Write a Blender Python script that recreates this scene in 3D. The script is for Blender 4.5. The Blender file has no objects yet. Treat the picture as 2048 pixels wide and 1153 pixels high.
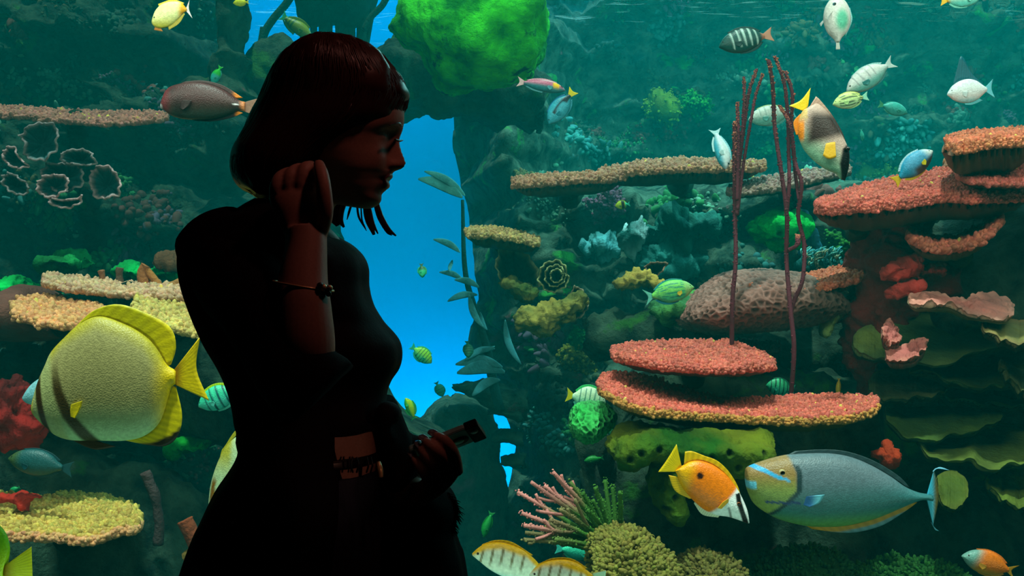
import bpy, math, random
import numpy as np
from mathutils import Vector, Matrix, noise

# ------------------------------------------------------------------ camera, world, lights, exposure
F = 35.0 / 36.0 * 2048.0          # focal length in pixels of the 2048-wide frame
CZ = 1.28                         # eye height of the camera
sc = bpy.context.scene
C = sc.collection
cam_d = bpy.data.cameras.new('camera'); cam_d.lens = 35; cam_d.sensor_width = 36
cam_d.clip_start = 0.05; cam_d.clip_end = 100
cam = bpy.data.objects.new('camera', cam_d); C.objects.link(cam)
cam.location = (0, 0, CZ); cam.rotation_euler = (math.pi / 2, 0, 0)
sc.camera = cam
sc.view_settings.view_transform = 'Standard'; sc.view_settings.look = 'None'
sc.view_settings.gamma = 1; sc.view_settings.exposure = 0.0
sc.view_settings.use_curve_mapping = False
try:
    sc.cycles.use_denoising = True
    sc.cycles.max_bounces = 4; sc.cycles.diffuse_bounces = 2; sc.cycles.glossy_bounces = 2
    sc.cycles.transmission_bounces = 3; sc.cycles.transparent_max_bounces = 8
    sc.cycles.volume_bounces = 0; sc.cycles.sample_clamp_indirect = 3
    sc.cycles.caustics_reflective = False; sc.cycles.caustics_refractive = False
except Exception:
    pass

w = bpy.data.worlds.new('world'); sc.world = w; w.use_nodes = True
w.node_tree.nodes['Background'].inputs[0].default_value = (0.0, 0.01, 0.012, 1)
w.node_tree.nodes['Background'].inputs[1].default_value = 0.3

def lamp(kind, name, loc, target, energy, col, size=0.5, size_y=None, spot=None, blend=0.5):
    d = bpy.data.lights.new(name, kind); d.energy = energy; d.color = col
    if kind == 'SUN': d.angle = size
    elif kind == 'AREA':
        d.shape = 'RECTANGLE'; d.size = size; d.size_y = size_y or size
    else: d.shadow_soft_size = size
    if kind == 'SPOT': d.spot_size = math.radians(spot); d.spot_blend = blend
    o = bpy.data.objects.new(name, d); C.objects.link(o); o.location = loc
    o.rotation_euler = (Vector(target) - Vector(loc)).to_track_quat('-Z', 'Y').to_euler()
    return o
# daylight through the open top of the tank, and added unseen fill lights
lamp('SUN', 'daylight', (0, 2, 8), (0.5, 3.7, 0), 4.2, (0.95, 1.0, 0.86), 0.05)
lamp('AREA', 'added_tank_light', (0.0, 2.2, 2.45), (0.0, 3.7, 0.7), 52, (1.0, 0.98, 0.8), 5.0, 0.3)  # added front fill for fish sides and coral faces
lamp('AREA', 'added_tank_light', (2.6, 6.6, 3.9), (2.6, 7.2, 0.0), 220, (0.5, 1.0, 0.95), 5.0, 3.0)  # added so the water haze glows at the upper right
lamp('AREA', 'added_tank_light', (-0.8, 8.9, 5.0), (-0.8, 10.5, 2.3), 120, (0.05, 0.55, 1.0), 5.0, 0.4)  # added blue wash to brighten the upper backdrop
lamp('AREA', 'added_tank_light', (-0.8, 9.2, -1.1), (-0.8, 10.5, 0.6), 170, (0.05, 0.55, 1.0), 3.0, 0.3)  # added blue light hidden behind the boulders, brightens the lower backdrop
lamp('SPOT', 'added_tank_light', (-0.1, 4.2, 3.3), (-0.28, 5.6, 2.55), 35, (0.7, 1.0, 0.45), 0.1, None, 50, 0.8)  # added accent on the green boulder
lamp('AREA', 'added_tank_light', (0.0, 2.2, 0.45), (0.0, 3.4, 1.1), 7, (0.6, 1.0, 0.75), 5.0, 0.2)  # added green under-light below the frame, fills the fish undersides
lamp('SPOT', 'gallery_lamp_and_fill', (0.12, 1.16, 2.1), (-0.25, 1.36, 1.3), 1.9, (1.0, 0.34, 0.26), 0.03, None, 80, 0.6)
lamp('SPOT', 'gallery_lamp_and_fill', (0.8, 0.35, 1.2), (-0.228, 1.31, 1.055), 3.2, (1.0, 0.42, 0.28), 0.03, None, 8, 0.5)  # added narrow fill aimed at the bare midriff

# ------------------------------------------------------------------ helpers
rng = np.random.RandomState(7)
random.seed(7)
def P(px, py, Y):
    return ((px - 1024) / F * Y, Y, CZ - (py - 576.5) / F * Y)
def PA(px, py, Y):
    px = np.asarray(px, float); py = np.asarray(py, float); Y = np.asarray(Y, float) + 0 * px
    return np.stack([(px - 1024) / F * Y, Y, CZ - (py - 576.5) / F * Y], -1)
def tag(o, label=None, cat=None, group=None, kind=None):
    if label: o['label'] = label
    if cat: o['category'] = cat
    if group: o['group'] = group
    if kind: o['kind'] = kind
    return o
WORLD = {}
def build(name, V, Fc, mat, parent=None, origin=None, cols=None, smooth=True, local=False):
    """one mesh object; V in world space (or, with local=True, in the parent's frame)"""
    V = np.asarray(V, float).reshape(-1, 3)
    if parent is None:
        if origin is None:
            origin = (V[:, 0].mean(), V[:, 1].mean(), V[:, 2].min())
        if not local: V = V - np.array(origin)
    elif not local:
        V = V - np.array(WORLD[parent.name])
    me = bpy.data.meshes.new(name)
    if isinstance(Fc, np.ndarray): Fc = Fc.tolist()
    me.from_pydata(V.tolist(), [], Fc)
    me.update()
    if smooth: me.polygons.foreach_set('use_smooth', [True] * len(me.polygons))
    if cols is not None:
        a = me.color_attributes.new('Col', 'FLOAT_COLOR', 'POINT')
        cc = np.ones((len(V), 4)); cc[:, :3] = np.clip(np.asarray(cols)[:, :3], 0, 1)
        a.data.foreach_set('color', cc.ravel())
    if mat: me.materials.append(mat)
    o = bpy.data.objects.new(name, me); C.objects.link(o)
    if parent is not None:
        o.parent = parent
        WORLD[o.name] = WORLD[parent.name]
    else:
        o.location = (0, 0, 0) if local else origin
        WORLD[o.name] = tuple(o.location)
    return o
def empty(name, loc, label=None, cat=None, group=None, mat=None):
    o = bpy.data.objects.new(name, None); C.objects.link(o); o.empty_display_size = 0.05
    if mat is not None: o.matrix_world = mat
    else: o.location = loc
    WORLD[o.name] = tuple(loc)
    return tag(o, label, cat, group)
def catmull(pts, n):
    p = np.asarray(pts, float); k = len(p)
    if k < 3:
        t = np.linspace(0, 1, n)[:, None]; return p[0] * (1 - t) + p[-1] * t
    q = np.vstack([2 * p[0] - p[1], p, 2 * p[-1] - p[-2]])
    seg = np.concatenate([[0], np.cumsum(np.linalg.norm(np.diff(p, axis=0), axis=1) + 1e-9)])
    s = np.linspace(0, seg[-1], n); i = np.clip(np.searchsorted(seg, s, side='right') - 1, 0, k - 2)
    t = ((s - seg[i]) / (seg[i + 1] - seg[i]))[:, None]
    a, b, c, d = q[i], q[i + 1], q[i + 2], q[i + 3]
    return 0.5 * ((2 * b) + (-a + c) * t + (2 * a - 5 * b + 4 * c - d) * t ** 2 + (-a + 3 * b - 3 * c + d) * t ** 3)
def grid_faces(nu, nv, closed_v=False, off=0):
    i = np.arange(nu - 1)[:, None]; j = np.arange(nv if closed_v else nv - 1)[None, :]
    j2 = (j + 1) % nv
    f = np.stack([i * nv + j, i * nv + j2, (i + 1) * nv + j2, (i + 1) * nv + j], -1).reshape(-1, 4)
    return f + off
def join(parts):
    Vs, Fs, Cs, off = [], [], [], 0
    for p in parts:
        V = np.asarray(p[0], float).reshape(-1, 3); Vs.append(V)
        Fs += [[int(a) + off for a in f] for f in p[1]]
        if len(p) > 2 and p[2] is not None: Cs.append(np.asarray(p[2], float).reshape(-1, 3))
        else: Cs.append(np.ones((len(V), 3)) * 0.5)
        off += len(V)
    return np.vstack(Vs), Fs, np.vstack(Cs)
def fbm(V, scale, octv=4, seed=0.0):
    o = Vector((seed * 13.7, seed * 7.3, seed * 3.1))
    return np.array([noise.fractal(Vector(v) * scale + o, 0.9, 2.1, octv) for v in V])
def normals(V, Fc):
    V = np.asarray(V, float); N = np.zeros_like(V)
    q = np.array([f if len(f) == 4 else list(f) + [f[2]] for f in Fc])
    n = np.cross(V[q[:, 2]] - V[q[:, 0]], V[q[:, 3]] - V[q[:, 1]])
    for c in range(4): np.add.at(N, q[:, c], n)
    return N / (np.linalg.norm(N, axis=1)[:, None] + 1e-12)
def displace(V, Fc, amp, scale, octv=4, seed=0.0):
    return V + normals(V, Fc) * (fbm(V, scale, octv, seed) * amp)[:, None]
def ringloft(mid, half, dep, nv=24, power=1.0, caps=True):
    """rings mid + half*cos + dep*sin; mid, half, dep are (n,3)"""
    n = len(mid); a = np.linspace(0, 2 * math.pi, nv, endpoint=False)
    ca, sa = np.cos(a), np.sin(a)
    ca = np.sign(ca) * np.abs(ca) ** power; sa = np.sign(sa) * np.abs(sa) ** power
    V = mid[:, None, :] + half[:, None, :] * ca[None, :, None] + dep[:, None, :] * sa[None, :, None]
    Fc = grid_faces(n, nv, True).tolist()
    V = V.reshape(-1, 3)
    if caps:
        V = np.vstack([V, mid[0], mid[-1]])
        for j in range(nv):
            Fc.append([n * nv, (j + 1) % nv, j])
            Fc.append([n * nv + 1, (n - 1) * nv + j, (n - 1) * nv + (j + 1) % nv])
    return V, Fc
def blob(st, Y, D, n=40, nv=32, orient='h', amp=0.0, scale=3.0, seed=0, lean=0.0, roundends=True):
    """solid lofted through traced stations: h -> (px, top, bottom), v -> (py, left, right); D = half depth in metres"""
    s = catmull(st, n)
    m = 0.5 * (s[:, 1] + s[:, 2]); h = 0.5 * (s[:, 2] - s[:, 1]); h = np.maximum(h, 0.2)
    if orient == 'h': mid = PA(s[:, 0], m, Y); hv = PA(s[:, 0], m + h, Y) - mid
    else: mid = PA(m, s[:, 0], Y); hv = PA(m + h, s[:, 0], Y) - mid
    k = np.sqrt(np.clip(h / h.max(), 0, 1)) if roundends else np.ones(n)
    dep = np.zeros_like(mid); dep[:, 1] = D * k
    mid = mid + np.outer(np.linspace(0, lean, n), [0, 1, 0])
    V, Fc = ringloft(mid, hv, dep, nv)
    if amp: V = displace(V, Fc, amp, scale, 5, seed)
    return V, Fc
def tube(pts, r, nv=10, n=None, caps=True):
    p = np.asarray(pts, float); n = n or len(p)
    r = np.broadcast_to(np.asarray(r, float), (len(p),)) if np.ndim(r) <= 1 else r
    q = catmull(np.hstack([p, np.asarray(r).reshape(-1, 1)]), n); p = q[:, :3]; r = np.maximum(q[:, 3], 1e-4)
    t = np.gradient(p, axis=0); t /= np.linalg.norm(t, axis=1)[:, None] + 1e-12
    ref = np.array([0.13, 1.0, 0.21]) if abs(t[0, 1]) < 0.8 else np.array([1.0, 0.1, 0.2])
    u = np.cross(t, ref); u /= np.linalg.norm(u, axis=1)[:, None] + 1e-12
    v = np.cross(t, u)
    return ringloft(p, u * r[:, None], v * r[:, None], nv, 1.0, caps)
def uvsphere(c, r, nu=12, nv=16):
    c = np.asarray(c, float); r = np.asarray(r, float) * np.ones(3)
    th = np.linspace(0.02, math.pi - 0.02, nu); z = np.cos(th); s = np.sin(th)
    mid = np.zeros((nu, 3)); mid[:, 2] = z
    h = np.zeros((nu, 3)); h[:, 0] = s
    d = np.zeros((nu, 3)); d[:, 1] = s
    V, Fc = ringloft(mid, h, d, nv)
    return V * r + c, Fc
def lin(r, g, b):
    f = lambda c: (c / 255.0) ** 2.2
    return np.array([f(r), f(g), f(b)])

# ------------------------------------------------------------------ materials
def nodes_of(name):
    m = bpy.data.materials.new(name); m.use_nodes = True
    nt = m.node_tree; b = nt.nodes['Principled BSDF']
    return m, nt, b
def organic(name, rough=0.7, spec=0.3, bump=0.4, bscale=60, var=0.35, vscale=12, kind='noise', bdist=0.01):
    """colour from the mesh's own colour attribute, mottled by noise, with fine relief"""
    m, nt, b = nodes_of(name); N = nt.nodes; L = nt.links
    at = N.new('ShaderNodeAttribute'); at.attribute_name = 'Col'
    tc = N.new('ShaderNodeTexCoord')
    nz = N.new('ShaderNodeTexNoise'); nz.inputs['Scale'].default_value = vscale; nz.inputs['Detail'].default_value = 5
    L.new(tc.outputs['Object'], nz.inputs['Vector'])
    mr = N.new('ShaderNodeMapRange'); mr.inputs[1].default_value = 0.3; mr.inputs[2].default_value = 0.7
    mr.inputs[3].default_value = 1 - var; mr.inputs[4].default_value = 1 + var
    L.new(nz.outputs[0], mr.inputs[0])
    mx = N.new('ShaderNodeVectorMath'); mx.operation = 'SCALE'
    L.new(at.outputs['Color'], mx.inputs[0]); L.new(mr.outputs[0], mx.inputs['Scale'])
    L.new(mx.outputs[0], b.inputs['Base Color'])
    b.inputs['Roughness'].default_value = rough; b.inputs['Specular IOR Level'].default_value = spec
    if kind == 'voronoi':
        bt = N.new('ShaderNodeTexVoronoi'); bt.inputs['Scale'].default_value = bscale; o = bt.outputs['Distance']
    elif kind == 'fur':
        bt = N.new('ShaderNodeTexNoise'); bt.inputs['Scale'].default_value = bscale; bt.inputs['Detail'].default_value = 3; o = bt.outputs[0]
    else:
        bt = N.new('ShaderNodeTexNoise'); bt.inputs['Scale'].default_value = bscale; bt.inputs['Detail'].default_value = 6; o = bt.outputs[0]
    L.new(tc.outputs['Object'], bt.inputs['Vector'])
    bp = N.new('ShaderNodeBump'); bp.inputs['Strength'].default_value = bump; bp.inputs['Distance'].default_value = bdist
    L.new(o, bp.inputs['Height']); L.new(bp.outputs[0], b.inputs['Normal'])
    return m
def plain(name, col, rough=0.6, spec=0.3, metal=0.0, bump=0.0, bscale=80, bdist=0.002):
    m, nt, b = nodes_of(name); N = nt.nodes; L = nt.links
    tc = N.new('ShaderNodeTexCoord'); nz = N.new('ShaderNodeTexNoise'); nz.inputs['Scale'].default_value = bscale
    L.new(tc.outputs['Object'], nz.inputs['Vector'])
    rp = N.new('ShaderNodeMix'); rp.data_type = 'RGBA'
    rp.inputs[6].default_value = tuple(c * 0.8 for c in col) + (1,); rp.inputs[7].default_value = tuple(min(1, c * 1.15) for c in col) + (1,)
    L.new(nz.outputs[0], rp.inputs[0]); L.new(rp.outputs[2], b.inputs['Base Color'])
    b.inputs['Roughness'].default_value = rough; b.inputs['Specular IOR Level'].default_value = spec
    b.inputs['Metallic'].default_value = metal
    if bump:
        bp = N.new('ShaderNodeBump'); bp.inputs['Strength'].default_value = bump; bp.inputs['Distance'].default_value = bdist
        L.new(nz.outputs[0], bp.inputs['Height']); L.new(bp.outputs[0], b.inputs['Normal'])
    return m
def rockmat(name, c1, c2, patches=(), scale=3.0):
    m, nt, b = nodes_of(name); N = nt.nodes; L = nt.links
    tc = N.new('ShaderNodeTexCoord')
    def nz(s, d=6, off=0.0):
        mp = N.new('ShaderNodeMapping'); mp.inputs['Location'].default_value = (off, off * 0.7, off * 1.3)
        L.new(tc.outputs['Object'], mp.inputs[0])
        t = N.new('ShaderNodeTexNoise'); t.inputs['Scale'].default_value = s; t.inputs['Detail'].default_value = d
        t.inputs['Roughness'].default_value = 0.62
        L.new(mp.outputs[0], t.inputs['Vector']); return t.outputs[0]
    def ramp(src, a, c):
        r = N.new('ShaderNodeMapRange'); r.inputs[1].default_value = a; r.inputs[2].default_value = c
        L.new(src, r.inputs[0]); return r.outputs[0]
    def mix(f, A, B):
        x = N.new('ShaderNodeMix'); x.data_type = 'RGBA'
        for s, v in ((x.inputs[6], A), (x.inputs[7], B)):
            if isinstance(v, (tuple, list, np.ndarray)): s.default_value = tuple(v)[:3] + (1,)
            else: L.new(v, s)
        L.new(f, x.inputs[0]); return x.outputs[2]
    col = mix(ramp(nz(scale * 2.2), 0.38, 0.62), c1, c2)
    for k, (pc, thr, ps) in enumerate(patches):
        col = mix(ramp(nz(ps, 7, 3.1 * (k + 1)), thr, thr + 0.06), col, pc)
    L.new(col, b.inputs['Base Color']); b.inputs['Roughness'].default_value = 0.85
    b.inputs['Specular IOR Level'].default_value = 0.15
    bp = N.new('ShaderNodeBump'); bp.inputs['Strength'].default_value = 0.9; bp.inputs['Distance'].default_value = 0.05
    L.new(nz(scale * 5, 8, 9), bp.inputs['Height']); L.new(bp.outputs[0], b.inputs['Normal'])
    return m
M_CORAL = organic('coral_polyps', 0.75, 0.25, 0.35, 220, 0.25, 14)
M_LEAF = organic('coral_leaf', 0.75, 0.2, 0.6, 55, 0.35, 9, bdist=0.012)
M_SPONGE = organic('sponge', 0.85, 0.15, 0.7, 70, 0.35, 8, bdist=0.012)
M_FISH = organic('fish_skin', 0.45, 0.4, 0.25, 240, 0.16, 110, 'voronoi', 0.003)
M_FIN = organic('fish_fin', 0.5, 0.35, 0.12, 150, 0.08, 30)
M_EYE = organic('fish_eye', 0.08, 0.6, 0.0, 50, 0.0, 5)
M_ROCK = rockmat('reef_rock', lin(26, 44, 38), lin(84, 104, 88),
                 [(lin(60, 150, 60), 0.60, 2.2), (lin(165, 95, 105), 0.665, 3.1), (lin(120, 170, 190), 0.69, 3.7)])
M_ROCKD = rockmat('reef_rock_dark', lin(18, 32, 28), lin(62, 80, 64),
                  [(lin(48, 95, 35), 0.60, 2.6), (lin(115, 60, 66), 0.68, 3.4)])
M_GREEN = rockmat('algae_rock', lin(25, 120, 30), lin(70, 210, 35), [(lin(20, 70, 50), 0.6, 5.0)], 2.5)

# ------------------------------------------------------------------ the setting
def box(name, x0, x1, y0, y1, z0, z1, mat):
    V = [(x, y, z) for x in (x0, x1) for y in (y0, y1) for z in (z0, z1)]
    Fc = [(0, 1, 3, 2), (4, 6, 7, 5), (0, 4, 5, 1), (2, 3, 7, 6), (0, 2, 6, 4), (1, 5, 7, 3)]
    return build(name, V, Fc, mat, smooth=False)
dark = plain('gallery_paint', (0.012, 0.013, 0.016), 0.8, 0.1)
carpet = plain('gallery_carpet', (0.014, 0.012, 0.014), 0.95, 0.05, bump=0.5, bscale=400)
tag(box('floor', -4, 4, -2.5, 1.98, -0.1, 0.0, carpet), kind='structure')
tag(box('ceiling', -4, 4, -2.5, 1.98, 2.15, 2.25, dark), kind='structure')
tag(box('wall_behind', -4, 4, -2.6, -2.5, 0, 2.25, dark), kind='structure')
tag(box('wall_gallery_left', -4.1, -4, -2.5, 2.0, 0, 2.25, dark), kind='structure')
tag(box('wall_gallery_right', 4, 4.1, -2.5, 2.0, 0, 2.25, dark), kind='structure')
tag(box('trim_1', -4, 4, 1.98, 2.1, 2.05, 2.25, dark), kind='structure')
tag(box('trim_2', -4, 4, 1.98, 2.1, 0.0, 0.35, dark), kind='structure')
# acrylic viewing pane
gm = bpy.data.materials.new('acrylic'); gm.use_nodes = True; gt = gm.node_tree; gt.nodes.clear()
go = gt.nodes.new('ShaderNodeOutputMaterial'); tr = gt.nodes.new('ShaderNodeBsdfTransparent')
gl = gt.nodes.new('ShaderNodeBsdfGlossy'); gl.inputs['Roughness'].default_value = 0.02
tr.inputs[0].default_value = (0.97, 0.99, 0.985, 1)
fr = gt.nodes.new('ShaderNodeFresnel'); fr.inputs[0].default_value = 1.15
mx = gt.nodes.new('ShaderNodeMixShader')
gt.links.new(fr.outputs[0], mx.inputs[0]); gt.links.new(tr.outputs[0], mx.inputs[1]); gt.links.new(gl.outputs[0], mx.inputs[2])
gt.links.new(mx.outputs[0], go.inputs[0])
tag(box('window_1', -4, 4, 2.0, 2.04, 0.35, 2.05, gm), kind='structure')
# the water itself
wm = bpy.data.materials.new('sea_water'); wm.use_nodes = True; wt = wm.node_tree; wt.nodes.clear()
wo = wt.nodes.new('ShaderNodeOutputMaterial')
vs = wt.nodes.new('ShaderNodeVolumeScatter'); vs.inputs['Color'].default_value = (0.0, 0.92, 0.90, 1); vs.inputs['Density'].default_value = 0.022
vs.inputs['Anisotropy'].default_value = 0.0
va = wt.nodes.new('ShaderNodeVolumeAbsorption'); va.inputs['Color'].default_value = (0.0, 0.75, 0.75, 1); va.inputs['Density'].default_value = 0.13
ad = wt.nodes.new('ShaderNodeAddShader')
wt.links.new(vs.outputs[0], ad.inputs[0]); wt.links.new(va.outputs[0], ad.inputs[1]); wt.links.new(ad.outputs[0], wo.inputs['Volume'])
wat = box('sea_water', -7.5, 7.5, 2.05, 10.95, -1.4, 3.75, wm)
tag(wat, 'clear teal sea water filling the tank behind the viewing pane', 'water', kind='stuff')
# tank shell
blue = plain('blue_backdrop', (0.0, 0.42, 0.72), 0.9, 0.05, bscale=0.5)
tag(box('wall_back', -7.5, 7.5, 10.5, 10.6, -1.4, 5.2, blue), kind='structure')

WALLS = []
def relief(name, xe, xo, yb, n=(190, 170), z0=-1.35, z1=4.6, seed=0, mat=M_ROCK, amp=0.45):
    """reef wall: a real relief between its inner edge xe(z) and outer limit xo"""
    nu, nv = n; V = np.zeros((nu, nv, 3))
    for j, z in enumerate(np.linspace(z0, z1, nv)):
        e = xe(z)
        for i in range(nu):
            t = i / (nu - 1)
            x = e + (xo - e) * t
            y = yb(x, z)
            dd = abs(x - e)
            y += 0.8 * max(0, 1 - dd / 0.55) ** 2          # turns back at the free edge
            p = Vector((x * 0.9, seed, z * 1.7))
            r = noise.fractal(p, 0.8, 2.1, 5)
            s = noise.fractal(Vector((x * 0.7, seed + 5, z * 3.6)), 0.9, 2.0, 3)   # strata
            g = 1 - abs(noise.noise(Vector((x * 2.3, seed + 2, z * 2.8)))) * 2
            h = noise.fractal(Vector((x * 6, seed + 8, z * 7)), 0.7, 2.1, 4)
            V[i, j] = (x, y - amp * (r + 0.7 * max(s, -0.1)) - 0.15 * g - 0.07 * h, z + 0.05 * h)
    Fc = grid_faces(nu, nv)
    WALLS.append((V.copy(), Fc))
    o = build(name, V.reshape(-1, 3), Fc, mat, origin=(0, 0, 0))
    return tag(o, kind='structure')
def sm(a, b, x):
    t = min(1, max(0, (x - a) / (b - a))); return t * t * (3 - 2 * t)
def yb_r(x, z):
    y = 7.1 - 0.62 * max(0, x + 0.3) - 0.45 * (1.3 - z)
    y = max(y, 4.55)
    return y + sm(1.8, 2.35, z) * (9.6 - y) * sm(-0.2, 0.8, x)
def yb_l(x, z):
    return max(4.9, 7.1 + 0.28 * min(0, x + 1.5) - 0.42 * (1.3 - z))
def px_edge(tab):
    ys = [t[0] for t in tab]; xs = [t[1] for t in tab]
    def f(z):
        py = 576.5 - (z - CZ) / 7.0 * F
        return (float(np.interp(py, ys, xs)) - 1024) / F * 7.3
    return f
relief('wall_right', px_edge([(-100, 905), (230, 885), (400, 925), (600, 955), (700, 930), (800, 1000), (890, 1032), (960, 1022), (1020, 990), (1200, 960)]), 6.4, yb_r, seed=1.0)
relief('wall_left', px_edge([(-100, 380), (115, 390), (150, 400), (180, 500), (400, 640), (1200, 780)]), -6.4, yb_l, seed=4.0, mat=M_ROCKD)
sandm = rockmat('tank_gravel', lin(60, 74, 60), lin(110, 118, 96), (), 6)
tag(box('wall_tank_floor', -6.5, 6.5, 2.05, 10.6, -1.5, -1.36, sandm), kind='structure')

def wall_y(px, py, off=0.12):
    """depth of the reef wall along the line through a point of the view"""
    V, _ = min(WALLS, key=lambda w_: 0 if ((px < 700) == (w_[0][0, 0, 0] < -1.0 and w_[0][-1, 0, 0] < 0)) else 1)
    W_ = V.reshape(-1, 3); u = 1024 + W_[:, 0] / W_[:, 1] * F; v = 576.5 - (W_[:, 2] - CZ) / W_[:, 1] * F
    i = np.argmin((u - px) ** 2 + (v - py) ** 2); return float(W_[i, 1]) - off

# ------------------------------------------------------------------ the water's surface seen from below, far back
def surface():
    m, nt, b = nodes_of('water_surface'); N = nt.nodes; L = nt.links
    tc = N.new('ShaderNodeTexCoord'); mp = N.new('ShaderNodeMapping'); mp.inputs['Scale'].default_value = (0.9, 5.0, 1)
    L.new(tc.outputs['Object'], mp.inputs[0])
    nz = N.new('ShaderNodeTexNoise'); nz.inputs['Scale'].default_value = 3.0; nz.inputs['Detail'].default_value = 4
    L.new(mp.outputs[0], nz.inputs['Vector'])
    mr = N.new('ShaderNodeMapRange'); mr.inputs[1].default_value = 0.60; mr.inputs[2].default_value = 0.68  # noise picks bands painted as pale light streaks on the ripples
    mr.inputs[4].default_value = 0.16
    L.new(nz.outputs[0], mr.inputs[0])
    t = N.new('ShaderNodeBsdfTransparent'); tl = N.new('ShaderNodeBsdfTranslucent'); tl.inputs[0].default_value = (0.75, 0.95, 0.75, 1)
    mx = N.new('ShaderNodeMixShader'); L.new(mr.outputs[0], mx.inputs[0]); L.new(t.outputs[0], mx.inputs[1]); L.new(tl.outputs[0], mx.inputs[2])
    L.new(mx.outputs[0], nt.nodes['Material Output'].inputs[0])
    xs = np.linspace(-7.4, 7.4, 90); ys = np.linspace(2.2, 10.4, 110); V = []
    for x in xs:
        for y in ys:
            V.append((x, y, 3.77 + 0.05 * noise.noise(Vector((x * 1.2, y * 3, 0))) + 0.03 * noise.noise(Vector((x * 4, y * 6, 3)))))
    o = build('water_surface', V, grid_faces(90, 110), m, origin=(0, 0, 0))
    tag(o, 'rippled surface of the water seen from below along the top edge', 'water surface', kind='stuff')
surface()

# ------------------------------------------------------------------ coral builders
def nub_template(k=6):
    rs = [(1.0, -0.1), (0.95, 0.55), (0.55, 1.05)]
    V = []
    for r, z in rs:
        for j in range(k):
            a = 2 * math.pi * j / k; V.append((r * math.cos(a), r * math.sin(a), z))
    V.append((0, 0, 1.25)); Fc = []
    for i in range(2):
        for j in range(k): Fc.append([i * k + j, i * k + (j + 1) % k, (i + 1) * k + (j + 1) % k, (i + 1) * k + j])
    for j in range(k): Fc.append([2 * k + j, 2 * k + (j + 1) % k, 3 * k])
    return np.array(V), Fc
def nubs(Pos, Nrm, size, col, k=6, jitter=0.4, stretch=1.0):
    """bumps standing on a surface, as one mesh chunk"""
    T, TF = nub_template(k); n = len(Pos)
    Nrm = Nrm + rng.normal(0, 0.28, Nrm.shape); Nrm /= np.linalg.norm(Nrm, axis=1)[:, None]
    ref = rng.normal(0, 1, (n, 3)); U = np.cross(Nrm, ref); U /= np.linalg.norm(U, axis=1)[:, None]; W = np.cross(Nrm, U)
    s = size * (1 + jitter * rng.uniform(-1, 1, n)); st = stretch * (1 + 0.5 * rng.uniform(-1, 1, n))
    V = Pos[:, None] + s[:, None, None] * (U[:, None] * T[None, :, 0:1] + W[:, None] * T[None, :, 1:2] + Nrm[:, None] * T[None, :, 2:3] * st[:, None, None])
    Fc = []
    for i in range(n):
        o = i * len(T); Fc += [[a + o for a in f] for f in TF]
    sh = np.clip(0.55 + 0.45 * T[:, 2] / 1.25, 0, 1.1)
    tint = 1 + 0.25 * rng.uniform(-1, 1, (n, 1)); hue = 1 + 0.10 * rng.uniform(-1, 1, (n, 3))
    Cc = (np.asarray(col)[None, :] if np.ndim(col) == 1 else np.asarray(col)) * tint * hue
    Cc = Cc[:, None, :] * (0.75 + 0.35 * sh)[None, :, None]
    return V.reshape(-1, 3), Fc, Cc.reshape(-1, 3)
def table_grid(st, Yf, Yb, nu, nv, rag=2.0, lean=0.0, wave=0.0, wfreq=9.0, seed=0):
    s = catmull(st, nu); rg = np.random.RandomState(seed + 11)
    top = np.minimum(s[:, 1], s[:, 2] - 0.5) + np.convolve(rg.normal(0, rag, nu), [.3, .4, .3], 'same'); bot = s[:, 2] + np.convolve(rg.normal(0, rag, nu), [.3, .4, .3], 'same')
    if wave:
        q = np.linspace(0, 1, nu); bot = bot + wave * (np.sin(q * wfreq * 6.28 + seed) + 0.5 * np.sin(q * wfreq * 11 + 2 * seed))
    h = np.maximum(bot - top, 0.5); k = np.sqrt(h / h.max())
    t = np.linspace(0, 1, nu)
    G = np.zeros((nu, nv, 3))
    for j, v in enumerate(np.linspace(0, 1, nv)):
        Y = 0.5 * (Yf + Yb) + (v - 0.5) * (Yb - Yf) * k + lean * (t - 0.5)
        G[:, j] = PA(s[:, 0], bot + (top - bot) * v, Y)
    return G
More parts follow.
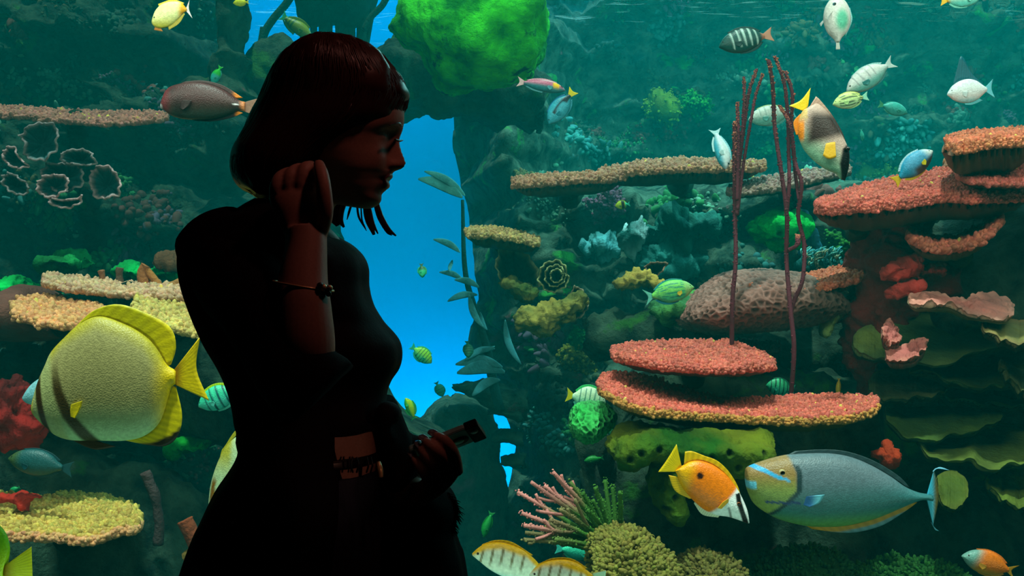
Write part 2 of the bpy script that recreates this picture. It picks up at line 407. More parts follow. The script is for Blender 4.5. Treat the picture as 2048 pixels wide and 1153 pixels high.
def plate(name, label, cat, st, Yf, Yb, thick=0.05, top=(210, 105, 92), under=(38, 62, 26), nub=0.011, count=2500, nu=70, nv=12,
          mat=None, group=None, rag=1.6, lean=0.0, stalk=True, rimcol=None, wave=0.0, wfreq=9.0, seed=0, relief_amp=0.0, relief_s=20, stretch=1.0):
    G = table_grid(st, Yf, Yb, nu, nv, rag, lean, wave, wfreq, seed)
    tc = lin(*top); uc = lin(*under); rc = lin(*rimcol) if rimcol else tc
    ev = np.abs(np.linspace(-1, 1, nv)); eu = np.abs(np.linspace(-1, 1, nu))
    edge = np.maximum(ev[None, :], eu[:, None]) ** 3
    edge = np.broadcast_to(edge, (nu, nv))
    c = G.mean(axis=(0, 1)); B = c + (G - c) * 0.985
    B = B.copy(); B[..., 2] -= thick * (0.22 + 0.78 * (1 - edge)); B[..., 1] += thick * 0.35
    Vt = G.reshape(-1, 3); Vb = B.reshape(-1, 3)
    if relief_amp:
        d = np.array([noise.voronoi(Vector(v) * relief_s)[0][1] - noise.voronoi(Vector(v) * relief_s)[0][0] for v in Vt])
        nn = normals(Vt, grid_faces(nu, nv)); nn *= np.sign(nn[:, 2:3] + 1e-9)
        Vt = Vt + nn * (relief_amp * (d[:, None] * 1.2 + 0.5 * fbm(Vt, relief_s * 0.5, 3, seed)[:, None]))
    fb = grid_faces(nu, nv)[:, ::-1] + nu * nv
    ring = [(i, 0) for i in range(nu)] + [(nu - 1, j) for j in range(1, nv)] + [(i, nv - 1) for i in range(nu - 2, -1, -1)] + [(0, j) for j in range(nv - 2, 0, -1)]
    ids = [i * nv + j for i, j in ring]; Fc = grid_faces(nu, nv).tolist() + fb.tolist()
    for a, b_ in zip(ids, ids[1:] + ids[:1]): Fc.append([a, a + nu * nv, b_ + nu * nv, b_])
    ee = edge.reshape(-1, 1)
    Ct = (tc * (1 - ee) + rc * ee) * (0.5 if count else 0.9); Cb = np.repeat(uc[None], nu * nv, 0) * (1 - 0.4 * ee) + 0.4 * ee * rc * 0.6  # base under the nubs darkened, painting shade into the gaps
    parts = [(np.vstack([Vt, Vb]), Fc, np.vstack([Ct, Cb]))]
    if count:
        def samp(u, v):
            fi = u * (nu - 1); i = np.clip(fi.astype(int), 0, nu - 2); a = (fi - i)[:, None]
            fj = v * (nv - 1); j = np.clip(fj.astype(int), 0, nv - 2); b_ = (fj - j)[:, None]
            return (G[i, j] * (1 - a) + G[i + 1, j] * a) * (1 - b_) + (G[i, j + 1] * (1 - a) + G[i + 1, j + 1] * a) * b_
        seg = np.linalg.norm(np.diff(G[:, nv // 2], axis=0), axis=1); wid = np.linalg.norm(G[:, 0] - G[:, -1], axis=1)
        wgt = seg * (wid[1:] + wid[:-1]); cdf = np.cumsum(wgt) / wgt.sum()
        u = (np.searchsorted(cdf, rng.uniform(0, 1, count)) + rng.uniform(0, 1, count)) / (nu - 1); v = rng.uniform(0, 1, count)
        u = np.clip(u, 0, 0.9999)
        pos = samp(u, v); up = np.tile([0, -0.35, 1.0], (count, 1)).astype(float)
        pos2n = count // 4; u2 = rng.uniform(0, 0.9999, pos2n); rim = samp(u2, np.zeros(pos2n) + 0.001)
        rim[:, 2] -= rng.uniform(0, 0.35, pos2n) * thick * 0.6
        out = np.tile([0, -1.0, 0.25], (pos2n, 1)).astype(float)
        cc = np.repeat(tc[None], count, 0); cr = np.repeat(rc[None], pos2n, 0)
        yl = rng.uniform(0, 1, count) < 0.012; cc[yl] = lin(225, 190, 90)
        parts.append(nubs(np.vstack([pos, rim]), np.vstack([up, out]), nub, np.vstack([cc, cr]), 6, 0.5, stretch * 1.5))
    V, Fc, Cc = join(parts)
    base = (c[0], c[1], B[..., 2].min())
    if stalk:
        root = empty(name, base, label, cat, group)
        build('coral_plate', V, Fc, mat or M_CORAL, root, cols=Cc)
        pb = B[nu // 2, nv // 2]
        ln = max(0.25, 0.5 * (Yb - Yf))
        ppx = 1024 + pb[0] / pb[1] * F; ppy = 576.5 - (pb[2] - CZ) / pb[1] * F; wy = min(max(wall_y(ppx, ppy, -0.15), pb[1] + 0.3), pb[1] + 1.3); dl = wy - pb[1]; kx = pb[0] / pb[1] * dl; kz = (pb[2] - CZ) / pb[1] * dl
        S, SF = tube([pb + [0, 0, 0.02], pb + [kx * .2, 0.2 * dl, -0.02 + kz * .2], pb + [kx * .6, 0.6 * dl, -0.02 + kz * .6], pb + [kx, dl, kz]], [0.05, 0.045, 0.05, 0.09], 14, 14)
        S = displace(S, SF, 0.02, 9, 3)
        build('coral_stalk', S, SF, M_SPONGE, root, cols=np.repeat(uc[None] * 0.8, len(S), 0))
        return root
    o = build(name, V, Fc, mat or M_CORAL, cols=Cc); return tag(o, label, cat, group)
def lump(name, label, cat, st, Y, D, mat=None, col=None, col2=None, n=46, nv=40, orient='h', amp=0.03, scale=6, seed=0, group=None, lean=0.0,
         vor=0.0, vs=18, nub=0, nubsize=0.01, tipcol=None, roundends=True, stretch=1.0, pits=()):
    if Y is None:
        c_ = st[len(st) // 2]; Y = wall_y(*((c_[0], .5 * (c_[1] + c_[2])) if orient == 'h' else (.5 * (c_[1] + c_[2]), c_[0])))
        D = D * Y / 5.0
    V, Fc = blob(st, Y, D, n, nv, orient, amp * (Y / 4.0 if Y > 5 else 1), scale, seed, lean, roundends)
    if mat is None and not vor: V = displace(V, Fc, 0.007 * Y / 4, 30, 3, seed + 1)
    cols = None
    if vor:
        d = np.array([(lambda q: q[1] - q[0])(noise.voronoi(Vector(v) * vs)[0]) for v in V])
        V = V + normals(V, Fc) * (vor * np.minimum(d * 2.2, 1.0) * -1.0)[:, None]
    if col is not None:
        a, b_ = lin(*col), lin(*(col2 or col)); k = np.clip(0.5 + 0.9 * fbm(V, scale * 0.6, 3, seed + 3), 0, 1)[:, None]
        cols = a * (1 - k) + b_ * k
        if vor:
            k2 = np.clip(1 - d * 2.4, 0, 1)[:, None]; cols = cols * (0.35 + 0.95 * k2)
        for (px, py, r) in pits:
            c = np.array(P(px, py, Y)); dd = np.hypot(V[:, 0] - c[0], V[:, 2] - c[2]); f = (V[:, 1] < Y)
            k3 = (np.clip(1.35 - dd / (r / F * Y), 0, 1) * f)[:, None]; cols = cols * (1 - 0.9 * k3); V[:, 1] += k3[:, 0] * 0.03
    if nub:
        N_ = normals(V, Fc); idx = rng.randint(0, len(V), nub * 2); idx = idx[(N_[idx, 1] < 0.3)][:nub]
        tcol = lin(*(tipcol or col or (120, 110, 60)))
        V, Fc, cols = join([(V, Fc, cols), nubs(V[idx] + rng.normal(0, 0.006, (len(idx), 3)), N_[idx], nubsize, tcol, 6, 0.4, stretch)])
    o = build(name, V, Fc, mat or M_SPONGE, cols=cols)
    return tag(o, label, cat, group)
def sheet(rim, Y, base, dz, Yb=None, n=90, m=14, th=0.006, rimc=(190, 170, 150), inner=(30, 80, 70), curl=0.25, pw=1.6, rim_w=0.9):
    """open leafy cup: closed rim traced in the view, walls running back to a base point"""
    r = catmull(list(rim) + [rim[0]], n); cen = r.mean(0); q_ = np.linspace(0, 2 * math.pi, n); sd = rim[0][0]
    r = cen + (r - cen) * (1 + 0.045 * np.sin(q_ * 9 + sd) + 0.03 * np.sin(q_ * 17 + 2 * sd))[:, None]; R = PA(r[:, 0], r[:, 1], Y)
    b_ = np.array(P(base[0], base[1], Y + dz)); V = []; Cc = []
    R = R + np.outer(np.sin(np.linspace(0, 40, n)) * 0.012, [0, 1, 0])
    ts = np.linspace(0, 1, m)
    for t in ts:
        k = t ** pw
        q = R * (1 - t) + b_ * t
        q[:, 1] = R[:, 1] + (b_[1] - R[:, 1]) * (1 - (1 - t) ** 1.4)
        V.append(q); kk = np.clip((t - 0.0) / max(1e-6, 0.16 * rim_w), 0, 1)
        Cc.append((lin(*rimc) * (1 - kk) + lin(*inner) * kk * (0.8 + 0.2 * (1 - t)))[None] * (0.75 + 0.5 * np.random.RandomState(5).uniform(0, 1, n))[:, None])
    V = np.array(V); Cc = np.array(Cc).reshape(-1, 3)
    Fi = grid_faces(m, n); A = V.reshape(-1, 3); N_ = normals(A, Fi.tolist())
    Bk = A - N_ * th
    Fo = Fi[:, ::-1] + len(A); Fc = Fi.tolist() + Fo.tolist()
    for j in range(n - 1): Fc.append([j, j + len(A), j + 1 + len(A), j + 1])
    return np.vstack([A, Bk]), Fc, np.vstack([Cc, Cc * 0.8])

# ------------------------------------------------------------------ rocks around the blue opening
tag(build('rock_arch', *blob([(400, 160, 215), (480, 132, 225), (505, 116, 228), (540, 97, 235), (570, 93, 236), (640, 98, 236), (745, 90, 236), (785, 74, 237), (830, 60, 236), (900, 120, 236), (1000, 150, 250), (1090, 165, 268)],
    6.9, 0.4, 140, 60, 'h', 0.12, 3.0, 2), M_ROCKD), 'dark teal rock arch crossing above the blue opening behind the woman', 'rock')
lump('algae_boulder', 'bright green algae-covered boulder hanging at the top of the tank', 'rock',
     [(784, 60, 72), (800, 42, 84), (830, 15, 98), (850, 0, 125), (870, -20, 160), (890, -40, 174), (950, -60, 176), (1000, -60, 178), (1040, -50, 176), (1060, -40, 165), (1075, -10, 130), (1092, 40, 90)],
     5.6, 0.42, M_GREEN, None, n=90, nv=60, amp=0.06, scale=3.2, seed=5)
lump('boulder', 'rounded teal boulder with mauve crust behind the hand holding the phone', 'rock',
     [(800, 893, 908), (806, 870, 940), (820, 853, 968), (850, 838, 988), (880, 828, 998), (950, 815, 1010), (1050, 810, 1016), (1200, 800, 1022), (1300, 800, 1030)],
     6.6, 0.5, rockmat('boulder_rock', lin(40, 62, 54), lin(84, 104, 90), [(lin(120, 90, 100), 0.6, 1.6)], 3.0), n=70, nv=50, orient='v', amp=0.035, scale=2.6, seed=3, roundends=False)
lump('boulder', 'dark sloping boulder seen between the woman and the phone hand', 'rock',
     [(770, 735, 757), (800, 730, 778), (830, 730, 806), (850, 730, 840), (870, 730, 890), (895, 730, 903), (1000, 730, 890), (1250, 730, 870)],
     4.9, 0.4, M_ROCKD, n=60, nv=40, orient='v', amp=0.02, scale=3, seed=8, roundends=False)
lump('boulder', 'small dark rock ledge poking into the blue at the lower right of the opening', 'rock',
     [(905, 770, 776), (950, 768, 800), (1000, 775, 830), (1050, 780, 840)], 6.2, 0.2, M_ROCKD, amp=0.03, scale=5, seed=9)
for k, (st, lab) in enumerate([([(975, 822, 832), (1000, 815, 832), (1040, 820, 838)], 'thin rock bar across the lower blue gap, uppermost of three'),
        ([(985, 872, 884), (1010, 862, 884), (1045, 868, 890)], 'thin rock bar across the lower blue gap, middle of three'),
        ([(1000, 915, 932), (1022, 912, 938), (1050, 910, 940)], 'thin rock bar across the lower blue gap, lowest of three')]):
    lump('rock_bar', lab, 'rock', st, 6.1, 0.12, M_ROCKD, amp=0.02, scale=7, seed=20 + k, n=20, nv=16, group='rock bars in the lower blue gap')
lump('boulder', 'dark rock lump at the top left edge of the upper blue opening', 'rock',
     [(-60, 440, 488), (30, 440, 492), (60, 445, 484), (110, 440, 486), (120, 425, 500), (160, 420, 480), (200, 420, 520)], 6.5, 0.3, M_ROCKD, orient='v', amp=0.03, scale=4, seed=30)

# kelp trunks hanging in the upper blue opening
def rod(name, label, cat, pts, r, Y, col=(30, 62, 50), group=None, parent=None, n=24, nv=10, amp=0.0, mat=None):
    W_ = [P(x, y, Y if len(a) == 0 else a[0]) for x, y, *a in pts]
    V, Fc = tube(W_, r, nv, n)
    if amp: V = displace(V, Fc, amp, 12, 3)
    o = build(name, V, Fc, mat or M_SPONGE, parent, cols=np.repeat(lin(*col)[None], len(V), 0))
    return o if parent else tag(o, label, cat, group)
r_ = empty('giant_kelp', P(670, 110, 7.6), 'thick dark kelp trunk with many stems in the upper blue opening above her head', 'kelp')
V, Fc = blob([(598, -60, 20), (606, -70, 45), (630, -80, 52), (670, -80, 48), (700, -80, 58), (730, -70, 40), (748, -60, 0)], 7.6, 0.3, 50, 30, 'h', 0.03, 4, 3)
build('kelp_crown', V, Fc, M_SPONGE, r_, cols=np.repeat(lin(26, 58, 50)[None], len(V), 0))
for x0, x1, rr in ((612, 604, .032), (627, 628, .028), (652, 650, .055), (684, 688, .06), (700, 702, .04), (726, 722, .045), (745, 727, .022)):
    rod('stem', None, None, [(x0, 20), (x0 * .6 + x1 * .4, 60), (x1, 125)], rr, 7.6, (26, 58, 50), parent=r_)
for k, (pts, rr, lab) in enumerate([([(590, -20), (572, 8), (545, 40), (528, 70), (520, 120)], .03, 'forked dark kelp stem leaning left of the kelp trunk'),
        ([(526, 55), (522, 80), (513, 125)], .022, 'short dark kelp stem, leftmost in the upper blue opening'),
        ([(780, -20), (765, 10), (742, 34), (728, 60)], .025, 'thin dark kelp stem leaning right of the kelp trunk')]):
    rod('kelp_strand', lab, 'kelp', pts, rr, 7.4, (26, 58, 50), 'kelp stems in the upper blue opening')

# pale leaf-shaped reflections modelled as blades along the right rim of the blue opening
def blade(px0, py0, px1, py1, wpx, Y, bend=0.15, n=16):
    a = np.array([px0, py0], float); b_ = np.array([px1, py1], float); d = b_ - a; L_ = np.linalg.norm(d); nrm = np.array([-d[1], d[0]]) / L_
    t = np.linspace(0, 1, n); c = a + np.outer(t, d) + np.outer(np.sin(t * math.pi) * bend * L_, nrm)
    w_ = wpx * np.sin(np.clip(t * 0.93 + 0.04, 0, 1) * math.pi) ** 0.8
    mid = PA(c[:, 0], c[:, 1], Y); mid[:, 1] += 0.05 * np.sin(t * 5)
    hf = PA(c[:, 0] + nrm[0] * w_, c[:, 1] + nrm[1] * w_, Y); hf[:, 1] = mid[:, 1]; hf = hf - mid
    return ringloft(mid, hf, np.tile([0, 0.006, 0], (n, 1)), 10)
fr_ = empty('frond_reflection', P(960, 780, 5.9), 'pale blue-green leaf-shaped reflections modelled as blades along the right rim of the blue opening', 'kelp')
for (a, b_, c, d, w_) in [(925, 395, 838, 360, 12), (930, 392, 850, 345, 8), (920, 505, 868, 480, 7), (925, 560, 880, 545, 6), (955, 590, 896, 603, 7), (958, 575, 910, 560, 7),
        (938, 590, 968, 655, 7), (960, 625, 975, 660, 5), (1010, 640, 1042, 728, 7), (945, 702, 990, 692, 5), (1005, 735, 912, 728, 11), (1010, 745, 915, 745, 14), (1000, 760, 945, 790, 10), (990, 698, 930, 720, 7), (905, 520, 900, 545, 4)]:
    V, Fc = blade(a, b_, c, d, w_, 5.9, 0.1)
    build('reflection_blade', V, Fc, M_LEAF, fr_, cols=np.repeat(lin(110, 180, 190)[None], len(V), 0))
rod('reflection_stem', None, None, [(1000, 820), (985, 760), (975, 700), (950, 620), (930, 540), (925, 400)], [.03, .03, .025, .02, .016, .01], 6.0, (40, 80, 80), parent=fr_)

# ------------------------------------------------------------------ table corals, right half
PINK = (206, 98, 82)
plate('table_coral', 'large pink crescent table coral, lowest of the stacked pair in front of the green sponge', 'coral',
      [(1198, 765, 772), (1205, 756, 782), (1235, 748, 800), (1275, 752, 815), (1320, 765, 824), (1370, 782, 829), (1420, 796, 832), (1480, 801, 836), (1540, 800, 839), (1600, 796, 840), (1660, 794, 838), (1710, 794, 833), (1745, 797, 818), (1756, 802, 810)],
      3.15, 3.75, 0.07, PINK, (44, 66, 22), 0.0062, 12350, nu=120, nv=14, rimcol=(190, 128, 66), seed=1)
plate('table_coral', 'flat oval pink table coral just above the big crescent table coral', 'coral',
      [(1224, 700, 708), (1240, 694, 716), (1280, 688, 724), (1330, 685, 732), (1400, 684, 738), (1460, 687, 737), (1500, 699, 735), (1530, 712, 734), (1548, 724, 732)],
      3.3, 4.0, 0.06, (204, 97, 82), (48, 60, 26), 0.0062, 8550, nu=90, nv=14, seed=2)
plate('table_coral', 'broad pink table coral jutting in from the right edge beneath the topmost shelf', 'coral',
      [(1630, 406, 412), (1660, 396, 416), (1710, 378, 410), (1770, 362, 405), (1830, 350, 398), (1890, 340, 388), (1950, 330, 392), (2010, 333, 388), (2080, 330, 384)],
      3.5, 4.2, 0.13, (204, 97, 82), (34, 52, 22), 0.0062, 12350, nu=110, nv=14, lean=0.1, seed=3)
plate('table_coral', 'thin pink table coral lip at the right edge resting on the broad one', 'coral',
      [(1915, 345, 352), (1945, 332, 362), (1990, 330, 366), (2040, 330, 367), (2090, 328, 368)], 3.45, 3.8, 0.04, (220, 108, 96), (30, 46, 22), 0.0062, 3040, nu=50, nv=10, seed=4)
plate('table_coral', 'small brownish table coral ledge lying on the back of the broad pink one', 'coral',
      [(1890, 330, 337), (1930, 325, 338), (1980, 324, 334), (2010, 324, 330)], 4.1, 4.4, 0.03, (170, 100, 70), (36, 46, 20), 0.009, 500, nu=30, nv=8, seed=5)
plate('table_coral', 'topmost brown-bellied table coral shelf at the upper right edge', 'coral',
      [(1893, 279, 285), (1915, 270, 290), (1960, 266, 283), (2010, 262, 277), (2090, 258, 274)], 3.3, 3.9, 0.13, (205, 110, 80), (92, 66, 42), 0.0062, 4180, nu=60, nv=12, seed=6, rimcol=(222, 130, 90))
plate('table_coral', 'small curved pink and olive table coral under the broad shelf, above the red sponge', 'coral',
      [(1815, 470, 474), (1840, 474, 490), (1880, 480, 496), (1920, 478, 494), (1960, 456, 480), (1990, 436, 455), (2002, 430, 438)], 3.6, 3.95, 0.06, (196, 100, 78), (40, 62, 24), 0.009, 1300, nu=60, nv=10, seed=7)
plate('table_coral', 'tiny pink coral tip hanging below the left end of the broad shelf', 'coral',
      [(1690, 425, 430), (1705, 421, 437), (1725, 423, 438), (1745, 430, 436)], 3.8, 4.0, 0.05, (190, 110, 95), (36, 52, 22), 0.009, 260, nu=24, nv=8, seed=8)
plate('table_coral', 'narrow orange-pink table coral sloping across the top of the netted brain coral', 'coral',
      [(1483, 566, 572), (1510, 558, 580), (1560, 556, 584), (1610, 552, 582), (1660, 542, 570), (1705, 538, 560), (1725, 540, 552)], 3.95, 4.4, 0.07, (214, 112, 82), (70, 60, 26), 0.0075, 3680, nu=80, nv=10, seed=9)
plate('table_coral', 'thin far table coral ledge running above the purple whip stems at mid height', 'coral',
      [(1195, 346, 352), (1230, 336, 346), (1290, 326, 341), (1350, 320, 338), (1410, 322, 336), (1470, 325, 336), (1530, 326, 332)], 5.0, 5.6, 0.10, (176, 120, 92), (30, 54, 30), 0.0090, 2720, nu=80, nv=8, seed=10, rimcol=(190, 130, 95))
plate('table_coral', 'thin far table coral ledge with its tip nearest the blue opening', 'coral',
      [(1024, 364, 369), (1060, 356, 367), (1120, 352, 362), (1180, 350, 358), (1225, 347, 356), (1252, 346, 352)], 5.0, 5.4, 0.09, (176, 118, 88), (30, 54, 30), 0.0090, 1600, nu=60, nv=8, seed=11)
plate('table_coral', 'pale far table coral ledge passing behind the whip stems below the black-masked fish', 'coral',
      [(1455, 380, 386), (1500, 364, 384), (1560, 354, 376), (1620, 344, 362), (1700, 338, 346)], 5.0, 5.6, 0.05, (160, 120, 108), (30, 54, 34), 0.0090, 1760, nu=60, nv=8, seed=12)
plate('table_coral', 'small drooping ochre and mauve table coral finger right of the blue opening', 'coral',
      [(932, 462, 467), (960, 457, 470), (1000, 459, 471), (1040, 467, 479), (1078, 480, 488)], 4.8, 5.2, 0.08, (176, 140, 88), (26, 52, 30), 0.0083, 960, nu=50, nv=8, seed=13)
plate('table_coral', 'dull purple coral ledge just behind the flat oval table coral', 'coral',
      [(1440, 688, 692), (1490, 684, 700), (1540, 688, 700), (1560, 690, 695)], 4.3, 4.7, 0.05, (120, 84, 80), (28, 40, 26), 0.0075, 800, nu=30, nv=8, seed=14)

# ------------------------------------------------------------------ whip corals
def whip(label, stems, Y0):
    b0 = stems[0][0][-1]
    root = empty('whip_coral', P(b0[0], b0[1], Y0), label, 'whip coral', 'purple whip corals standing on the table corals')
    for pts, rr in stems:
        W_ = np.array([P(x, y, Y0) for x, y in pts]); W_[:, 1] += 0.02 * np.sin(np.arange(len(pts)) * 2 + rr * 900)
        V, Fc = tube(W_, np.linspace(rr * 0.6, rr * 0.8, len(W_)), 10, 70)
        pc = lin(100, 40, 54); Cc = np.repeat(pc[None], len(V), 0)
        q = catmull(W_, 130); tt = np.linspace(0, 1, 130)
        nb = []
        k = 260; ii = np.minimum((rng.beta(1.0, 1.6, k) * 129).astype(int), 129); a = rng.uniform(0, 6.28, k)
        nr = np.stack([np.cos(a), np.sin(a), 0 * a + 0.2], 1); pos = q[ii] + nr * rr * 0.55
        tip = lin(196, 110, 84); cc = pc * 1.1 + (tip - pc)[None] * (np.clip(1 - tt[ii] * 3.2, 0, 1) ** 1.2)[:, None]
        V, Fc, Cc = join([(V, Fc, Cc), nubs(pos, nr, rr * 0.3, cc, 5, 0.4)])
        build('stem', V, Fc, M_CORAL, root, cols=Cc)
whip('left cluster of tall purple whip coral stems rising from the flat oval table coral',
     [([(1467, 247), (1468, 330), (1472, 420), (1470, 520), (1464, 600), (1466, 695)], .0115),
      ([(1490, 152), (1487, 210), (1484, 262), (1478, 340), (1473, 430)], .009), ([(1516, 137), (1498, 180), (1489, 240), (1481, 330), (1474, 420)], .009),
      ([(1528, 146), (1512, 190), (1500, 240), (1488, 330), (1476, 430)], .008), ([(1477, 204), (1475, 280), (1473, 400)], .009)], 3.85)
whip('right cluster of tall purple whip coral stems ending behind the crescent table coral',
     [([(1535, 122), (1545, 175), (1552, 250), (1560, 340), (1572, 430), (1576, 520), (1580, 620), (1586, 700), (1584, 800)], .0115),
      ([(1552, 112), (1565, 165), (1575, 225), (1580, 300), (1576, 370), (1572, 430)], .0095),
      ([(1570, 144), (1582, 190), (1585, 250), (1590, 320), (1600, 370), (1598, 430), (1610, 490), (1602, 560), (1590, 600), (1584, 625)], .0105),
      ([(1562, 210), (1575, 245), (1585, 290), (1594, 350), (1597, 400)], .009), ([(1598, 470), (1592, 490), (1578, 500)], .0095)], 3.75)
# ------------------------------------------------------------------ brain corals, sponges and mounds, right half
lump('brain_coral', 'wide dome of netted brownish-pink brain coral behind the whip stems', 'coral',
     [(1350, 634, 640), (1362, 610, 654), (1385, 592, 662), (1420, 570, 668), (1450, 548, 670), (1490, 540, 670), (1540, 538, 668), (1590, 545, 660), (1630, 565, 645), (1660, 590, 640), (1672, 610, 630)],
     4.3, 0.42, M_LEAF, (160, 104, 94), (112, 84, 74), n=200, nv=170, amp=0.02, scale=3, seed=2, vor=0.013, vs=34)
lump('brain_coral', 'low green-yellow knobbly coral at the left foot of the netted brain coral', 'coral',
     [(1305, 618, 626), (1320, 606, 640), (1350, 596, 640), (1385, 585, 632), (1420, 575, 600)], 4.4, 0.2, M_SPONGE, (88, 150, 70), (60, 110, 66), n=60, nv=44, amp=0.05, scale=9, seed=4)
lump('coral_skirt', 'yellow-green coral fold hanging at the right end of the netted brain coral', 'coral',
     [(578, 1628, 1645), (600, 1640, 1664), (625, 1648, 1672), (650, 1644, 1662), (668, 1640, 1650)], 4.1, 0.08, M_SPONGE, (128, 150, 84), (110, 130, 60), orient='v', amp=0.02, scale=12, seed=5)
lump('brain_coral', 'round green brain coral ball below the white striped fish', 'coral',
     [(1139, 838, 850), (1145, 818, 868), (1160, 806, 885), (1185, 802, 892), (1210, 806, 870), (1226, 818, 850), (1232, 828, 838)],
     3.6, 0.16, M_LEAF, (60, 190, 84), (90, 170, 100), n=120, nv=110, amp=0.012, scale=8, seed=6, vor=0.011, vs=42)
lump('encrusting_sponge', 'wide mossy green sponge with dark pores spreading behind the orange fish', 'sponge',
     [(1215, 890, 905), (1228, 868, 922), (1250, 850, 934), (1275, 846, 932), (1300, 852, 918), (1330, 850, 925), (1370, 856, 930), (1430, 852, 938), (1480, 852, 946), (1520, 858, 940), (1535, 870, 915)],
     3.25, 0.2, None, (104, 110, 24), (32, 76, 18), n=130, nv=80, amp=0.03, scale=7, seed=7,
     pits=[(1268, 888, 6), (1248, 901, 6), (1302, 883, 6), (1436, 890, 6), (1404, 899, 5), (1500, 888, 5), (1455, 918, 6)])
lump('encrusting_sponge', 'mossy green sponge lobe drooping below the orange fish tail', 'sponge',
     [(915, 1310, 1340), (940, 1304, 1372), (965, 1300, 1360), (990, 1300, 1362), (1015, 1312, 1368), (1034, 1334, 1362)],
     3.25, 0.16, None, (84, 104, 22), (32, 76, 18), n=90, nv=60, orient='v', amp=0.025, scale=8, seed=8, pits=[(1338, 980, 6), (1322, 1003, 6), (1350, 948, 5)])
lump('tube_sponge', 'dark red branching sponge mass under the right shelves', 'sponge',
     [(450, 1735, 1830), (480, 1725, 1860), (510, 1702, 1890), (545, 1705, 1900), (580, 1708, 1880), (620, 1690, 1830), (660, 1684, 1800), (720, 1692, 1770), (770, 1720, 1760), (800, 1735, 1755)],
     4.1, 0.28, None, (70, 22, 20), (120, 34, 30), n=110, nv=80, orient='v', amp=0.09, scale=4.5, seed=9)
for k, (st, lab) in enumerate([
        ([(1772, 536, 545), (1790, 522, 556), (1815, 516, 556), (1835, 518, 545)], 'upper bright red lobe on the dark red sponge'),
        ([(1775, 585, 592), (1795, 565, 598), (1820, 555, 592), (1832, 548, 580)], 'lower bright red lobe on the dark red sponge'),
        ([(1828, 540, 550), (1845, 530, 556), (1860, 528, 552), (1880, 532, 548)], 'small dull red lobe at the right of the dark red sponge')]):
    lump('sponge_lobe', lab, 'sponge', st, 3.82, 0.08, None, (228, 74, 66) if k < 2 else (150, 44, 38), (150, 40, 36), n=50, nv=36, amp=0.03, scale=14, seed=30 + k, group='red lobes on the dark red sponge')
lump('soft_coral', 'bright green pitted soft coral behind the whip stems at mid right', 'coral',
     [(1503, 450, 460), (1515, 438, 480), (1540, 427, 494), (1570, 424, 498), (1595, 430, 494), (1606, 445, 470)], 5.2, 0.2, None, (34, 220, 78), (24, 170, 84), n=60, nv=50, amp=0.03, scale=9, seed=10, pits=[(1556, 444, 5), (1541, 472, 6), (1575, 470, 4)])
lump('soft_coral', 'hazy blue upright soft coral just right of the bright green one', 'coral',
     [(424, 1600, 1610), (440, 1594, 1620), (465, 1592, 1630), (490, 1598, 1636), (510, 1600, 1640)], 5.4, 0.15, M_SPONGE, (70, 140, 170), (50, 110, 140), orient='v', amp=0.03, scale=7, seed=11)
# anemone
ar = empty('anemone', P(1640, 545, 4.9), 'pale blue-green anemone with fine tentacles behind the right whip stems', 'anemone')
V, Fc = blob([(1600, 520, 545), (1630, 505, 548), (1665, 515, 548), (1682, 525, 545)], 4.95, 0.15, 30, 20, 'h', 0.01, 8)
build('anemone_base', V, Fc, M_SPONGE, ar, cols=np.repeat(lin(40, 110, 110)[None], len(V), 0))
ch = []
for k in range(170):
    x = random.uniform(1604, 1678); y = random.uniform(505, 542); a = random.uniform(-0.2, 1.1); L_ = random.uniform(12, 26)
    x2 = x + L_ * math.sin(a); y2 = y - L_ * math.cos(a) * 0.75; Y_ = random.uniform(4.72, 4.95)
    V, Fc = tube([P(x, y, Y_), P((x + x2) / 2 - 2, (y + y2) / 2 - 2, Y_ - .02), P(x2, y2, Y_)], [.004, .0045, .003], 5, 5)
    ch.append((V, Fc, np.repeat(lin(*random.choice([(90, 170, 160), (60, 150, 160), (150, 160, 130)]))[None], len(V), 0)))
V, Fc, Cc = join(ch); o = build('tentacles', V, Fc, M_LEAF, ar, cols=Cc); o['kind'] = 'stuff'

# leafy corals stacked at the lower right
LEAF = 'leafy olive corals stacked at the lower right'
def leaf(label, st, Yf, Yb, top, under=(22, 34, 16), rim=(110, 120, 62), seed=0, wave=3.0, wf=4.0, th=0.05, name='leaf_coral', group=LEAF, ra=0.008, rs=14, stalk=False, lean=0.0):
    return plate(name, label, 'coral', st, Yf, Yb, th, tuple(min(235, int(v * 1.3)) for v in top) if max(top) < 150 else top, under, 0, 0, nu=110, nv=26, mat=M_LEAF, group=group, rag=0.5, rimcol=rim, wave=wave, wfreq=wf, seed=seed, relief_amp=ra, relief_s=rs, stalk=stalk, lean=lean)
leaf('pink ridged coral slab with a pale rim right of the red sponge', [(1816, 592, 600), (1830, 586, 612), (1860, 584, 612), (1900, 594, 612), (1930, 602, 624), (1950, 590, 632), (1990, 590, 640), (2015, 600, 640), (2028, 614, 632)],
     3.45, 3.8, (228, 128, 116), (60, 92, 40), (240, 160, 140), 1, 1.0, 2, 0.04, group=None, ra=0.018, rs=26)
leaf('olive knob of leafy coral left of the pink ridges', [(1706, 680, 690), (1715, 662, 705), (1740, 650, 715), (1765, 652, 718), (1785, 660, 716), (1800, 680, 700)], 3.7, 3.95, (96, 100, 46), seed=2, wave=1)
leaf('broad dark leafy coral fan below the pink slab, its lip sweeping to the right', [(1770, 640, 690), (1790, 625, 715), (1830, 615, 724), (1870, 618, 734), (1910, 625, 722), (1960, 640, 703), (2010, 650, 690), (2080, 655, 680)], 3.6, 4.0, (46, 62, 34), rim=(96, 108, 56), seed=3)
